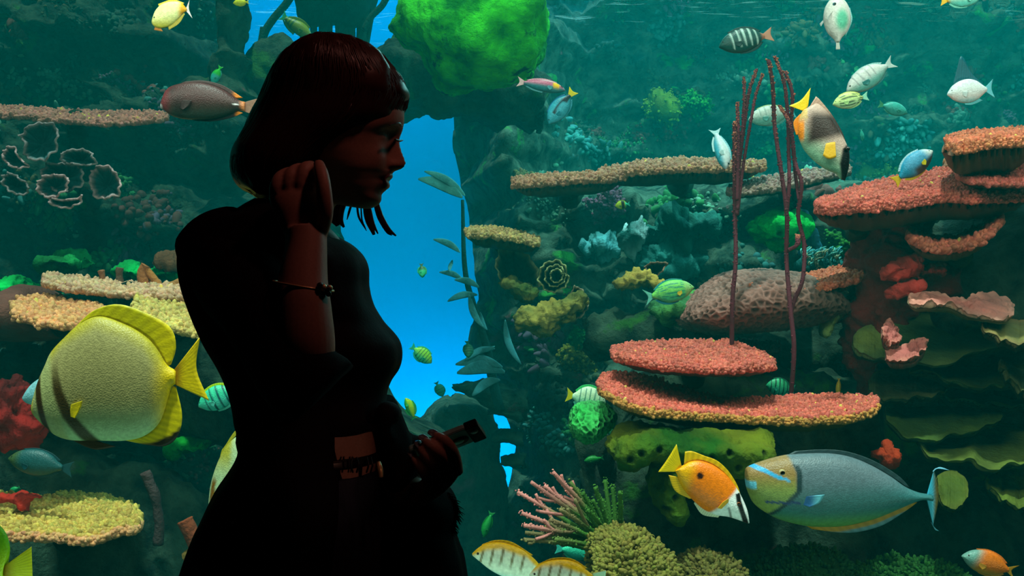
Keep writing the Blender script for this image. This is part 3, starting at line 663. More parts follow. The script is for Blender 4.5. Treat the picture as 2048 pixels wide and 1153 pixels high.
leaf('vertical strip of pink ridges on the leafy coral beside the red sponge', [(1765, 655, 672), (1775, 638, 690), (1785, 640, 688), (1798, 668, 684), (1803, 676, 682)], 3.55, 3.65, (214, 110, 104), rim=(220, 128, 112), seed=4, wave=1, group='pink ridges on the leafy coral', ra=0.02, rs=30)
leaf('slanting strip of pink ridges on the leafy coral, nearer its middle', [(1773, 708, 718), (1800, 694, 722), (1830, 680, 720), (1850, 676, 700), (1858, 680, 688)], 3.5, 3.62, (214, 110, 104), rim=(220, 128, 112), seed=5, wave=1, group='pink ridges on the leafy coral', ra=0.02, rs=30)
leaf('olive leafy coral at the right edge below the pink slab', [(1965, 640, 655), (1990, 636, 672), (2030, 640, 688), (2090, 645, 700)], 3.4, 3.7, (110, 104, 58), rim=(150, 120, 76), seed=6)
leaf('dark leafy coral lip at the right, below the broad fan', [(1820, 728, 740), (1870, 722, 748), (1915, 720, 768), (1955, 718, 775), (2000, 715, 772), (2080, 700, 760)], 3.6, 4.0, (32, 46, 28), rim=(76, 92, 42), seed=7)
leaf('rounded dark leafy coral under the olive knob', [(1738, 760, 780), (1755, 742, 796), (1790, 735, 802), (1830, 736, 796), (1870, 745, 792), (1895, 760, 780)], 3.65, 4.0, (52, 54, 36), rim=(88, 88, 48), seed=8)
leaf('wide dark green leafy coral midway down the right stack', [(1772, 810, 840), (1800, 800, 868), (1850, 795, 884), (1900, 798, 872), (1950, 800, 862), (1990, 805, 845), (2005, 820, 835)], 3.55, 3.95, (44, 58, 26), rim=(78, 96, 36), seed=9)
leaf('dark green leafy coral sliver between two larger ones at the right', [(1870, 772, 788), (1920, 770, 800), (1980, 775, 806), (2030, 780, 812), (2090, 785, 820)], 3.7, 4.1, (26, 50, 30), rim=(50, 80, 40), seed=10)
leaf('largest olive leafy coral with scalloped lip low at the right', [(1835, 870, 885), (1860, 866, 912), (1900, 862, 925), (1935, 850, 918), (1960, 846, 936), (1990, 845, 940), (2030, 848, 930), (2090, 840, 920)], 3.45, 3.9, (66, 74, 30), rim=(112, 122, 52), seed=11)
leaf('olive leafy coral in the bottom right corner', [(1972, 955, 965), (1995, 945, 990), (2030, 935, 1012), (2090, 930, 1030)], 3.4, 3.8, (70, 78, 28), rim=(110, 122, 46), seed=12)
leaf('yellow-green rounded coral lobe behind the grey fish tail', [(1875, 955, 985), (1885, 945, 1005), (1905, 940, 1018), (1925, 950, 1010), (1936, 965, 995)], 3.3, 3.5, (62, 72, 24), rim=(96, 100, 36), seed=13, wave=1)
leaf('dark leafy coral at the right edge with a slanted lip', [(2000, 720, 735), (2030, 735, 770), (2090, 760, 830)], 3.4, 3.7, (40, 50, 28), rim=(84, 84, 46), seed=15)
lump('soft_coral', 'small red-orange soft coral tuft above the grey fish tail', 'coral', [(1750, 905, 912), (1765, 902, 916), (1774, 892, 928), (1785, 890, 930), (1793, 900, 912)], 3.5, 0.05, M_SPONGE, (190, 62, 30), (150, 44, 24), n=40, nv=30, amp=0.03, scale=18, seed=12)
# dark reef rocks filling the lower right
for k, (st, Y, D, lab) in enumerate([
        ([(1740, 560, 1000), (1800, 500, 1010), (1880, 470, 1020), (1960, 440, 1020), (2100, 420, 1020), (2300, 400, 1000)], 4.35, 0.5, 'dark rock face behind the leafy corals at the right'),
        ([(1330, 900, 1220), (1450, 860, 1240), (1600, 850, 1260), (1800, 900, 1260), (2000, 960, 1260), (2200, 980, 1240)], 4.35, 0.45, 'dark rock mass behind the grey and orange fish at the bottom'),
        ([(1240, 790, 920), (1300, 760, 960), (1400, 740, 980), (1550, 740, 980), (1700, 760, 960), (1780, 800, 930)], 4.45, 0.3, 'dark rock under the crescent table coral'),
        ([(1180, 860, 1230), (1215, 880, 1230), (1260, 930, 1230), (1320, 950, 1230), (1380, 960, 1230)], 4.2, 0.3, 'dark craggy rock behind the branching sea fan'),
        ([(1180, 640, 700), (1280, 625, 740), (1400, 640, 760), (1560, 650, 770), (1700, 620, 770), (1780, 600, 740)], 4.9, 0.3, 'dark rock below the netted brain coral')]):
    lump('reef_rock', lab, 'rock', st, Y, D, M_ROCKD, n=70, nv=50, amp=0.14, scale=2.6, seed=60 + k)
# nubbly soft mounds along the bottom
for k, (st, Y, lab, c, c2) in enumerate([
        ([(1188, 1095, 1180), (1205, 1078, 1190), (1235, 1064, 1200), (1265, 1066, 1200), (1295, 1085, 1200), (1320, 1110, 1200), (1345, 1130, 1190)], 3.0, 'nubbly olive soft coral mound at the foot of the sea fan', (84, 80, 28), (122, 112, 50)),
        ([(1360, 1150, 1190), (1385, 1130, 1200), (1410, 1118, 1200), (1440, 1122, 1200), (1480, 1140, 1195)], 3.1, 'small olive soft coral mound at the bottom edge right of the larger one', (80, 72, 30), (104, 94, 44)),
        ([(1480, 1150, 1200), (1520, 1125, 1210), (1580, 1110, 1220), (1640, 1108, 1220), (1690, 1125, 1210), (1720, 1150, 1200)], 3.6, 'dark green furry coral mound below the grey fish', (22, 52, 20), (28, 66, 26)),
        ([(1720, 1160, 1200), (1760, 1140, 1210), (1830, 1132, 1210), (1900, 1140, 1210), (1940, 1158, 1200)], 3.5, 'low green furry coral mound left of the small orange fish', (24, 60, 20), (34, 78, 24))]):
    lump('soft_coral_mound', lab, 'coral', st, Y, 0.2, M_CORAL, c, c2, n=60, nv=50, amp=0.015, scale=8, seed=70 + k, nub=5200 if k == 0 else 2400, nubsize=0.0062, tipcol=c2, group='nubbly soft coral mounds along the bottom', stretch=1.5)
# branching sea fan
sf = empty('sea_fan', P(1240, 1110, 3.2), 'branching pink-tipped green sea fan at the bottom, right of the woman', 'coral')
ends = [((1035, 985), 1), ((1062, 965), 1), ((1088, 972), 1), ((1106, 945), 1), ((1117, 958), 1), ((1043, 1027), 1), ((1048, 1052), 1), ((1050, 1066), 0.3), ((1048, 1080), 0.3), ((1140, 965), 0.1), ((1165, 985), 0.0), ((1185, 1000), 0.0), ((1190, 975), 0.0), ((1210, 960), 0.0), ((1225, 975), 0), ((1205, 1000), 0), ((1240, 985), 0), ((1150, 1000), 0), ((1175, 1020), 0), ((1100, 1040), .4), ((1090, 1060), .2), ((1120, 1020), .3), ((1145, 1035), .1), ((1160, 1060), 0), ((1110, 1080), .1)]
pk = lin(214, 128, 120); gr = lin(66, 110, 40)
for k, (e, p) in enumerate(ends):
    bx, by = 1235 + random.uniform(-12, 12), 1110 + random.uniform(-8, 8)
    mx_, my_ = e[0] * .5 + bx * .5 + random.uniform(-6, 6), e[1] * .5 + by * .5 - 8
    Yd = 3.1 + random.uniform(-0.12, 0.15)
    W_ = [P(bx, by, 3.15), P(mx_, my_, (Yd + 3.15) / 2), P(e[0], e[1], Yd)]
    V, Fc = tube(W_, [.011, .008, .0065], 8, 26); q = catmull(W_, 26)
    t = np.concatenate([np.repeat(np.linspace(0, 1, 26), 8), [0, 1]])
    kk = (np.clip((t - 0.52) * 3.5, 0, 1) * p)[:, None]; Cc = gr * (1 - kk) + pk * kk
    chunk = [(V, Fc, Cc)]
    if p >= 0.3:
        for s_ in range(2):
            i = random.randint(13, 22); d = q[-1] - q[i]; L_ = np.linalg.norm(d) * random.uniform(.4, .8)
            dr = d / np.linalg.norm(d); dr = dr + np.array([random.uniform(-.25, .25), 0, random.choice([-.55, .55])]); dr /= np.linalg.norm(dr)
            V2, F2 = tube([q[i], q[i] + dr * L_ * .5, q[i] + dr * L_ + [0, 0, .008]], [.0065, .0055, .005], 7, 8)
            chunk.append((V2, F2, np.repeat((gr * (1 - p) + pk * p)[None], len(V2), 0)))
    m_ = 110; ii = rng.randint(0, 26, m_); a = rng.uniform(0, 6.28, m_); nr = np.stack([np.cos(a), np.sin(a) * .5, np.sin(a)], 1)
    tt = ii / 25.0; kk = (np.clip((tt - 0.52) * 3.5, 0, 1) * p)[:, None]
    chunk.append(nubs(q[ii] + nr * .006, nr, .0032, gr * 1.2 * (1 - kk) + pk * 1.1 * kk, 5))
    V, Fc, Cc = join(chunk); build('branch', V, Fc, M_CORAL, sf, cols=Cc)

# ------------------------------------------------------------------ lettuce corals right of the blue opening
def cup(label, rim, Y, base, dz, rimc, inner, name='cup_coral', group=None, **k):
    V, Fc, Cc = sheet(rim, Y, base, dz, rimc=rimc, inner=inner, **k)
    return tag(build(name, V, Fc, M_LEAF, cols=Cc), label, 'coral', group)
rs = empty('rose_coral', P(1108, 590, 4.9), 'dark green spiral rose coral with a thin pale rim', 'coral')
for k, (cx, cy, rx, ry) in enumerate([(1107, 553, 31, 33), (1110, 552, 22, 23), (1113, 552, 14, 15)]):
    rim = [(cx + rx * math.cos(a) * (1 + .06 * math.sin(5 * a + k)), cy + ry * math.sin(a) * (1 + .05 * math.sin(4 * a))) for a in np.linspace(0, 6.28, 20, endpoint=False)]
    V, Fc, Cc = sheet(rim, 4.8 - .02 * k, (cx, cy + 12), .22 - .04 * k, rimc=(150, 150, 100), inner=(24, 60, 44), n=70, rim_w=.8)
    build('whorl', V, Fc, M_LEAF, rs, cols=Cc)
cup('large shadowy green cup coral with a pale arched rim left of the rose coral', [(990, 520), (1000, 500), (1022, 492), (1040, 500), (1060, 515), (1075, 538), (1080, 570), (1050, 590), (1015, 575), (995, 550)], 5.0, (1030, 585), .3, (130, 130, 90), (20, 56, 36))
cup('dark cup coral fold with a light rim at the right of the yellow crusted slab', [(1130, 620), (1140, 590), (1150, 572), (1165, 580), (1178, 600), (1172, 625), (1155, 640), (1140, 644)], 4.8, (1140, 615), .2, (160, 136, 110), (28, 48, 34))
lump('crusted_coral', 'yellow crusted coral slab below the rose coral', 'coral', [(1030, 634, 642), (1040, 622, 655), (1060, 612, 664), (1090, 604, 666), (1115, 600, 656), (1140, 590, 640), (1160, 582, 618), (1168, 588, 602)],
     4.75, 0.1, None, (196, 168, 76), (104, 104, 50), n=80, nv=60, amp=0.035, scale=13, seed=13)
lump('crusted_coral', 'small ochre crusted coral clump left of the rose coral', 'coral', [(1003, 560, 566), (1020, 558, 580), (1040, 562, 600), (1060, 570, 606), (1070, 580, 592)],
     4.9, 0.1, None, (128, 118, 54), (66, 86, 36), n=50, nv=40, amp=0.03, scale=14, seed=14)
lump('crusted_coral', 'knobbly yellow coral spray right of the rose coral', 'coral', [(1236, 566, 572), (1248, 552, 574), (1270, 545, 575), (1290, 548, 570), (1310, 558, 568), (1332, 560, 564)],
     4.7, 0.06, None, (206, 166, 76), (150, 130, 60), n=60, nv=40, amp=0.035, scale=20, seed=15)
cup('thin looping coral rim above the knobbly yellow spray', [(1288, 535), (1300, 525), (1320, 524), (1336, 526), (1328, 540), (1312, 555), (1298, 548)], 4.8, (1312, 548), .12, (150, 112, 90), (20, 50, 40))
for k, (x, y, lab) in enumerate([(1318, 225, 'green-yellow coral tuft high on the far reef, left of a smaller one'), (1396, 208, 'faint green coral tuft high on the far reef, nearest the whip stem tips'), (1208, 405, 'purple-grey fuzzy coral tuft beside the tiny butterfly fish'),
        (1152, 715, 'dim ochre coral tuft on the dark reef left of the oval table coral'), (1208, 690, 'dim green coral tuft just up and left of the oval table coral'), (1770, 352, 'hazy yellow-green coral tuft above the broad pink shelf'), (1688, 485, 'faint green coral tuft left of the red sponge')]):
    c = [(110, 130, 30), (50, 130, 40), (110, 70, 90), (100, 96, 30), (30, 90, 40), (90, 110, 40), (50, 110, 40)][k]
    w_ = [26, 26, 28, 26, 24, 34, 16][k]
    lump('coral_tuft', lab, 'coral', [(x - w_, y, y + 5), (x - w_ * .5, y - 12, y + 18), (x, y - 17, y + 20), (x + w_ * .6, y - 9, y + 12), (x + w_, y - 2, y + 3)], None, 0.08, M_SPONGE, c, tuple(int(v * .6) for v in c), n=40, nv=30, amp=0.09, scale=9, seed=80 + k, nub=600, nubsize=0.011, tipcol=c, group='small coral tufts on the far reef')
for k, (x, y, w_, lab) in enumerate([(1262, 470, 26, 'bright bluish-white crusted coral patch on the far reef'), (1200, 500, 20, 'smaller bluish-white crusted patch left of the brightest one'), (1365, 460, 60, 'wide faint teal crusted rock knoll in the middle of the far reef'), (1350, 530, 60, 'teal crusted knoll above the netted brain coral')]):
    c = [(190, 225, 225), (120, 200, 210), (44, 110, 96), (52, 130, 124)][k]
    lump('crusted_rock', lab, 'rock', [(x - w_, y - 2, y + 6), (x - w_ * .5, y - w_ * .5, y + w_ * .45), (x, y - w_ * .6, y + w_ * .5), (x + w_ * .6, y - w_ * .4, y + w_ * .4), (x + w_, y - 4, y + 4)], None, 0.10, None, c, (36, 84, 80), n=60, nv=40, amp=0.08, scale=8, seed=90 + k)

# ------------------------------------------------------------------ left side
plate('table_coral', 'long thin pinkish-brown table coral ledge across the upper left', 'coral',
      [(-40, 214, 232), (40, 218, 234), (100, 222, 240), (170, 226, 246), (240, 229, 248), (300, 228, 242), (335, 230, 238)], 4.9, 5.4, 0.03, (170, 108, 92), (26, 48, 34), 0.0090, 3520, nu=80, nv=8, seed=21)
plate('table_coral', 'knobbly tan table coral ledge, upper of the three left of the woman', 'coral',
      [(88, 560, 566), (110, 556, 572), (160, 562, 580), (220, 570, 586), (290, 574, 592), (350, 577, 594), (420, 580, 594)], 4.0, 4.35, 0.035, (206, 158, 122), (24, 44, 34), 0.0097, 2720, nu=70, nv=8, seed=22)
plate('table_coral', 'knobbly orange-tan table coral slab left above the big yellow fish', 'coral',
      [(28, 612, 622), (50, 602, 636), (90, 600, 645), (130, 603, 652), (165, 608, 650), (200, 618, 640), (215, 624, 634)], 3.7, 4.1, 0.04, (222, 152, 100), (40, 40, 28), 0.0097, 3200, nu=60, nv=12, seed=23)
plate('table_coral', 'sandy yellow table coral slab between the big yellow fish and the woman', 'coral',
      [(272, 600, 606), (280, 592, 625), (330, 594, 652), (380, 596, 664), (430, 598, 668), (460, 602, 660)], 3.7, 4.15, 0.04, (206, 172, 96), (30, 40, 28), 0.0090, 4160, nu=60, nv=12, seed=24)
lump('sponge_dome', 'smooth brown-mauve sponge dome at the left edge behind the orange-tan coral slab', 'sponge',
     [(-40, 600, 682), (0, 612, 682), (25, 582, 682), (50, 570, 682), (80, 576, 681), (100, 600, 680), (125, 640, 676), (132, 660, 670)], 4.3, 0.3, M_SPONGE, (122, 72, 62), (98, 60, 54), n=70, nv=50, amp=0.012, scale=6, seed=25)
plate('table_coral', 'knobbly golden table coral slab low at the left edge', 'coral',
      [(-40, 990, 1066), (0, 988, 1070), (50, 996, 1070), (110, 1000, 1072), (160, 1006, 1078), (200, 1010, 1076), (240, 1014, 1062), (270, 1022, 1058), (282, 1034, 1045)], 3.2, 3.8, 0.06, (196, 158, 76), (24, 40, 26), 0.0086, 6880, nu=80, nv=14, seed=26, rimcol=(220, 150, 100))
plate('table_coral', 'smaller golden table coral tier on top of the low left slab', 'coral',
      [(115, 992, 996), (150, 990, 1008), (200, 994, 1016), (250, 1006, 1030), (275, 1020, 1034)], 3.7, 4.0, 0.03, (150, 140, 62), (24, 40, 26), 0.0079, 1440, nu=40, nv=8, seed=27, stalk=False)
lump('red_sponge', 'branching bright red sponge on the low left coral slab', 'sponge', [(0, 990, 1000), (20, 988, 1002), (42, 989, 1014), (52, 990, 1026), (62, 989, 1000), (82, 992, 997)], 3.45, 0.04, M_SPONGE, (196, 46, 34), (150, 36, 28), n=50, nv=30, amp=0.02, scale=20, seed=28)
lump('red_sponge', 'rough dark red sponge bank at the left edge behind the big yellow fish head', 'sponge', [(-40, 760, 860), (0, 758, 870), (30, 752, 880), (60, 765, 885), (90, 800, 870)], 3.6, 0.15, None, (170, 34, 30), (80, 20, 22), n=80, nv=60, amp=0.07, scale=9, seed=29)
# hazy cabbage corals at the left
CAB = 'thin-rimmed cabbage corals at the left'
for k, (rim, lab) in enumerate([
        ([(35, 270), (60, 250), (85, 244), (110, 250), (118, 275), (112, 300), (95, 320), (70, 322), (45, 310), (50, 290)], 'tall hazy cabbage coral, topmost of the left group'),
        ([(4, 300), (15, 292), (30, 295), (42, 318), (58, 330), (40, 340), (15, 330), (5, 318)], 'small bright-rimmed cabbage coral at the far left edge'),
        ([(78, 340), (95, 327), (130, 326), (160, 332), (168, 350), (160, 375), (120, 385), (88, 370)], 'wide cabbage coral in the middle of the left group'),
        ([(72, 362), (90, 350), (115, 348), (136, 355), (138, 370), (120, 392), (90, 396), (74, 382)], 'front round cabbage coral with an inner rim, left group'),
        ([(118, 306), (145, 298), (175, 300), (192, 318), (185, 332), (150, 330), (125, 325)], 'cabbage coral fold upper right in the left group'),
        ([(180, 340), (200, 330), (225, 336), (240, 360), (242, 385), (225, 396), (195, 398), (180, 375)], 'pale cabbage coral at the right end of the left group'),
        ([(90, 392), (120, 398), (150, 396), (165, 390), (160, 408), (135, 418), (105, 412)], 'pale frilled cabbage coral lip under the round one'),
        ([(2, 350), (20, 345), (40, 355), (60, 375), (45, 392), (20, 385), (5, 370)], 'dim cabbage coral below the bright-rimmed one at the far left')]):
    cx = sum(p[0] for p in rim) / len(rim); cy = sum(p[1] for p in rim) / len(rim)
    cup(lab, rim, 4.5 + .05 * (k % 3), (cx + 4, cy + 8), .16, (196, 150, 150) if k in (1, 3, 5, 6) else (150, 130, 130), (52, 104, 108), name='cabbage_coral', group=CAB, n=110, th=.008, rim_w=1.3 if k in (3, 5, 6) else .7)
for k, (x, y, w_, c, lab) in enumerate([(32, 440, 22, (150, 110, 100), 'pinkish coral scrap at the left edge below the cabbage corals'), (60, 445, 20, (130, 160, 110), 'pale green coral scrap right of the pinkish one'),
        (100, 470, 34, (140, 130, 120), 'pale crusted coral clump below the cabbage corals'), (215, 490, 36, (30, 120, 60), 'green crusted rock lobe left of her shoulder'), (140, 527, 42, (30, 140, 70), 'thin green algae ledge above the tan coral ledge'),
        (20, 575, 50, (20, 200, 90), 'bright green algae rock at the left edge above the brown dome'), (270, 545, 34, (20, 190, 90), 'bright green algae rock behind the orange coral sticks'), (340, 548, 36, (20, 170, 90), 'bright green algae rock close to her elbow'),
        (350, 528, 26, (150, 100, 70), 'tan coral stub touching her shoulder outline'), (385, 892, 32, (30, 160, 50), 'green mossy rock right of the yellow fish belly'), (140, 905, 26, (50, 130, 130), 'teal crusted rock below the big yellow fish'),
        (160, 965, 40, (20, 84, 54), 'dim green rock above the low golden slab'), (295, 1040, 24, (50, 130, 120), 'pale teal rock right of the low golden slab'), (130, 150, 46, (110, 60, 48), 'faint reddish encrusted rock bump at the upper left'),
        (15, 178, 14, (110, 70, 60), 'faint reddish rock knob at the left edge above the long ledge'), (240, 190, 16, (100, 70, 54), 'faint brown coral stub above the long ledge'), (285, 5, 48, (70, 64, 44), 'brownish rock at the top edge left of the white and yellow fish'), (60, 725, 60, (40, 80, 76), 'teal craggy rock between the brown dome and the yellow fish')]):
    lump('crusted_rock', lab, 'rock', [(x - w_, y - 1, y + 4), (x - w_ * .5, y - w_ * .34, y + w_ * .3), (x, y - w_ * .42, y + w_ * .34), (x + w_ * .55, y - w_ * .3, y + w_ * .3), (x + w_, y - 2, y + 3)],
         None if y < 500 else 4.6, 0.14, None, c, tuple(int(v * .6) for v in c), n=50, nv=36, amp=0.05, scale=9, seed=110 + k)
for k, (pts, rr, c, Y, lab) in enumerate([
        ([(290, 570), (285, 545), (292, 530)], .022, (176, 104, 60), 4.3, 'orange coral stick behind the tan ledge, second from the left'), ([(320, 575), (300, 548), (292, 535)], .016, (190, 116, 60), 4.3, 'leaning orange coral stick behind the tan ledge'),
        ([(206, 566), (204, 552), (202, 542)], .014, (160, 100, 70), 4.3, 'short tan coral stick, leftmost behind the tan ledge'), ([(240, 570), (238, 550), (240, 536)], .016, (110, 80, 64), 4.3, 'dull brown coral stick between the orange ones and the leftmost'),
        ([(340, 575), (355, 568), (368, 560)], .02, (180, 120, 70), 4.3, 'tan coral stick lying toward her arm'),
        ([(290, 945), (300, 970), (312, 1000), (318, 1050), (316, 1090)], .02, (80, 60, 60), 4.0, 'dim purplish upright coral stem right of the low golden slab'),
        ([(370, 1040), (385, 1070), (398, 1100)], .03, (150, 70, 44), 3.6, 'rusty orange coral branch beside her coat'), ([(370, 1118), (390, 1105), (400, 1098)], .022, (120, 90, 40), 3.6, 'ochre coral branch low beside her coat')]):
    rod('coral_stick', lab, 'coral', pts, rr, Y, c, amp=.006, mat=M_SPONGE)
for k, (st, Y, D, lab) in enumerate([
        ([(-200, 900, 1300), (0, 900, 1300), (150, 930, 1300), (300, 960, 1300), (420, 1000, 1300), (520, 1050, 1300)], 4.4, 0.4, 'dark rock mass along the bottom left'),
        ([(-200, 640, 900), (0, 650, 900), (150, 680, 920), (300, 660, 900), (430, 640, 900), (560, 650, 880)], 4.9, 0.35, 'dark rock behind the big yellow fish')]):
    lump('reef_rock', lab, 'rock', st, Y, D, M_ROCKD, n=70, nv=50, amp=0.14, scale=2.6, seed=160 + k)

# patchy growth over the whole reef wall
ch = []
for V, Fc in WALLS:
    nu, nv = V.shape[:2]; N_ = normals(V.reshape(-1, 3), Fc.tolist()).reshape(nu, nv, 3); N_ *= -np.sign(N_[..., 1:2] + 1e-9)
    for k in range(230):
        i, j = random.randint(4, nu - 5), random.randint(25, nv - 12); c = V[i, j]
        u_ = 1024 + c[0] / c[1] * F; v_ = 576.5 - (c[2] - CZ) / c[1] * F
        if not (-60 < u_ < 2110 and -30 < v_ < 1180): continue
        m = random.randint(30, 90); sp = random.uniform(1.2, 4.5)
        ii = np.clip(i + rng.normal(0, sp * .7, m), 1, nu - 2); jj = np.clip(j + rng.normal(0, sp * .5, m), 1, nv - 2)
        i0 = ii.astype(int); j0 = jj.astype(int); a_ = (ii - i0)[:, None]; b_ = (jj - j0)[:, None]
        pos = V[i0, j0] * (1 - a_) * (1 - b_) + V[i0 + 1, j0] * a_ * (1 - b_) + V[i0, j0 + 1] * (1 - a_) * b_ + V[i0 + 1, j0 + 1] * a_ * b_
        col = lin(*random.choice([(44, 112, 62), (80, 66, 84), (96, 88, 54), (60, 124, 120), (112, 62, 56), (60, 70, 50), (30, 60, 50), (90, 130, 110)]))
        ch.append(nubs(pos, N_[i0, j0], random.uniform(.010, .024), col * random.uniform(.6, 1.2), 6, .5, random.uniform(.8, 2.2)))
V, Fc, Cc = join(ch); tag(build('encrusting_growth', V, Fc, M_CORAL, cols=Cc), 'patchy dull encrusting growth scattered over the reef walls', 'reef growth', kind='stuff')

# ------------------------------------------------------------------ fish
def ss(a, b, x): t = np.clip((x - a) / (b - a), 0, 1); return t * t * (3 - 2 * t)
def mixc(A, B, k):
    A = np.asarray(A, float); B = np.asarray(B, float); k = np.asarray(k)[:, None]
    return A * (1 - k) + B * k
def band(d, w, soft=0.5): return 1 - ss(w * (1 - soft), w, np.abs(d))
def flat(r, g, b): return lambda x, y: np.repeat(lin(r, g, b)[None], len(x), 0)
def fish_frame(head, tail, Y, yaw=0.0, roll=0.0):
    """matrix and metres-per-unit for a fish drawn 100 units long from snout (x=0) to tail tip (x=100)"""
    a = np.array(P(head[0], head[1], Y)); b = np.array(P(tail[0], tail[1], Y)); d = b - a; L_ = np.linalg.norm(d); d = d / L_
    cy, sy = math.cos(yaw), math.sin(yaw)
    X = d * cy + np.array([0, 1, 0]) * sy
    up = np.array([-d[2], 0, d[0]]);  up = up if up[2] > 0 else -up
    Yv = np.cross(up, X); Zv = up
    cr, sr = math.cos(roll), math.sin(roll); Y2 = Yv * cr + Zv * sr; Z2 = Zv * cr - Yv * sr
    M = Matrix(((X[0], Y2[0], Z2[0], 0), (X[1], Y2[1], Z2[1], 0), (X[2], Y2[2], Z2[2], 0), (0, 0, 0, 1)))
    c = (a + b) / 2; M.translation = Vector(c)
    return M, L_ / max(0.2, cy) / 100.0
def make_fish(name, label, M, k, c, top, bot, colf, fins=(), eye=None, thick=0.16, nu=40, nv=28, group=None, single=False, hs=1.0, cat='fish', bend=0.0):
    """body lofted between a back line and a belly line; fins are thin rayed webs; all in the fish's own frame"""
    xs_all = [p[0] for p in top] + [p[0] for p in bot]; xspan = max(xs_all) - min(xs_all)
    hd = 0.5 * (np.array(top[0], float) + np.array(bot[0], float)); td = 0.5 * (np.array(top[-1], float) + np.array(bot[-1], float)); ax = (td - hd); Lb = np.linalg.norm(ax); ax /= Lb
    def loc(p, y=0.0):
        p = np.asarray(p, float).reshape(-1, 2)
        s = ((p - hd) @ ax) / Lb
        yy = np.broadcast_to(np.asarray(y, float), (len(p),)) + bend * Lb * k * np.clip(s - .3, 0, 2) ** 2
        return np.stack([(p[:, 0] - c[0]) * k, yy, -(p[:, 1] - c[1]) * k * hs], -1)
    T = catmull(top, nu); B = catmull(bot, nu)
    t = np.linspace(0, 1, nu); prof = (np.clip(t, 0.0, 1) ** 0.55) * (1 - 0.86 * t ** 1.5); prof = prof / prof.max()
    wd = thick * Lb * k * prof + 0.002 * k
    m = loc((T + B) / 2); h = loc(T) - m
    dp = np.zeros_like(m); dp[:, 1] = -wd
    V, Fc = ringloft(m, h, dp, nv, 1.0)
    def unloc(V): return V[:, 0] / k + c[0], -V[:, 2] / k / hs + c[1]
    Cc = np.clip(colf(*unloc(V)), 0, 1)
    def width_at(p):
        s = ((np.asarray(p) - hd) @ ax) / Lb; mid = catmull((np.array(T) + np.array(B)) / 2, nu)
        hw = np.interp(s, t, wd); hh = np.interp(s, t, np.linalg.norm(h, axis=1))
        q = loc([p])[0]; i = int(np.clip(s * (nu - 1), 0, nu - 1)); d = abs(q[2] - m[i][2]) / (hh + 1e-9)
        return hw * math.sqrt(max(0.05, 1 - min(1, d) ** 2))
    pieces = []
    for f in fins:
        fn, base, tip, fc = f[:4]; side = f[4] if len(f) > 4 else 0
        nb, nr = 26, 7; b_ = catmull(base, nb); t_ = catmull(tip, nb)
        G = []; r = np.linspace(0, 1, nr)
        for s_ in ([0] if not side else [-1, 1]):
            G = []
            for q in r:
                p = b_ * (1 - q) + t_ * q
                if side:
                    y0 = np.array([width_at(pp) for pp in b_]); y = s_ * (y0 * 0.98 + side * q * np.linalg.norm((t_ - b_), axis=1).max() * k)
                else: y = 0.004 * k * 10 * np.sin(np.arange(nb) * 1.1) * q
                G.append(loc(p, y))
            G = np.array(G); th = 0.55 * k * (Lb / 80.0) * (1 - 0.7 * r)[:, None, None] * np.array([0, 1, 0])
            A, Bk = (G - th).reshape(-1, 3), (G + th).reshape(-1, 3); F1 = grid_faces(nr, nb)
            Fa = F1.tolist() + (F1[:, ::-1] + nr * nb).tolist()
            ring = [j for j in range(nb)] + [i * nb + nb - 1 for i in range(1, nr)] + [(nr - 1) * nb + j for j in range(nb - 2, -1, -1)] + [i * nb for i in range(nr - 2, 0, -1)]
            for a, b2 in zip(ring, ring[1:] + ring[:1]): Fa.append([a, a + nr * nb, b2 + nr * nb, b2])
            VV = np.vstack([A, Bk]); cc = np.clip(fc(*unloc(VV)), 0, 1)
            ray = 0.86 + 0.14 * np.cos(np.tile(np.arange(nb), nr * 2) * math.pi); pieces.append((fn, VV, Fa, cc * ray[:, None], M_FIN))
    if eye:
        ex, ey, er, ic = eye
        for s_ in (-1, 1):
            w_ = width_at((ex, ey)); cpos = loc([(ex, ey)], s_ * (w_ - er * k * 0.35))[0]
            V2, F2 = uvsphere((0, 0, 0), er * k, 14, 18); V2 = V2[:, [0, 2, 1]]
            d = s_ * V2[:, 1] / (er * k); cc = mixc(lin(*ic), lin(6, 6, 8), ss(0.72, 0.80, d)); cc = mixc(cc, lin(20, 20, 20), 1 - ss(0.25, 0.35, d))
            pieces.append(('eye', V2 + cpos, [list(reversed(f)) for f in F2], cc, M_EYE))
    if single:
        V, Fc, Cc = join([(V, Fc, Cc)] + [(p[1], p[2], p[3]) for p in pieces])
        o = build(name, V, Fc, M_FISH, cols=Cc, local=True); o.matrix_world = M
        return tag(o, label, cat, group)
    root = empty(name, tuple(M.translation), label, cat, group, mat=M)
    build('body', V, Fc, M_FISH, root, cols=Cc, local=True)
    for fn, VV, Fa, cc, mt in pieces: build(fn, VV, Fa, mt, root, cols=cc, local=True)
    return root
def traced(name, label, Y, c, top, bot, colf, fins=(), eye=None, **kw):
    M = Matrix.Translation(Vector(P(c[0], c[1], Y)))
    return make_fish(name, label, M, Y / F, c, top, bot, colf, fins, eye, **kw)

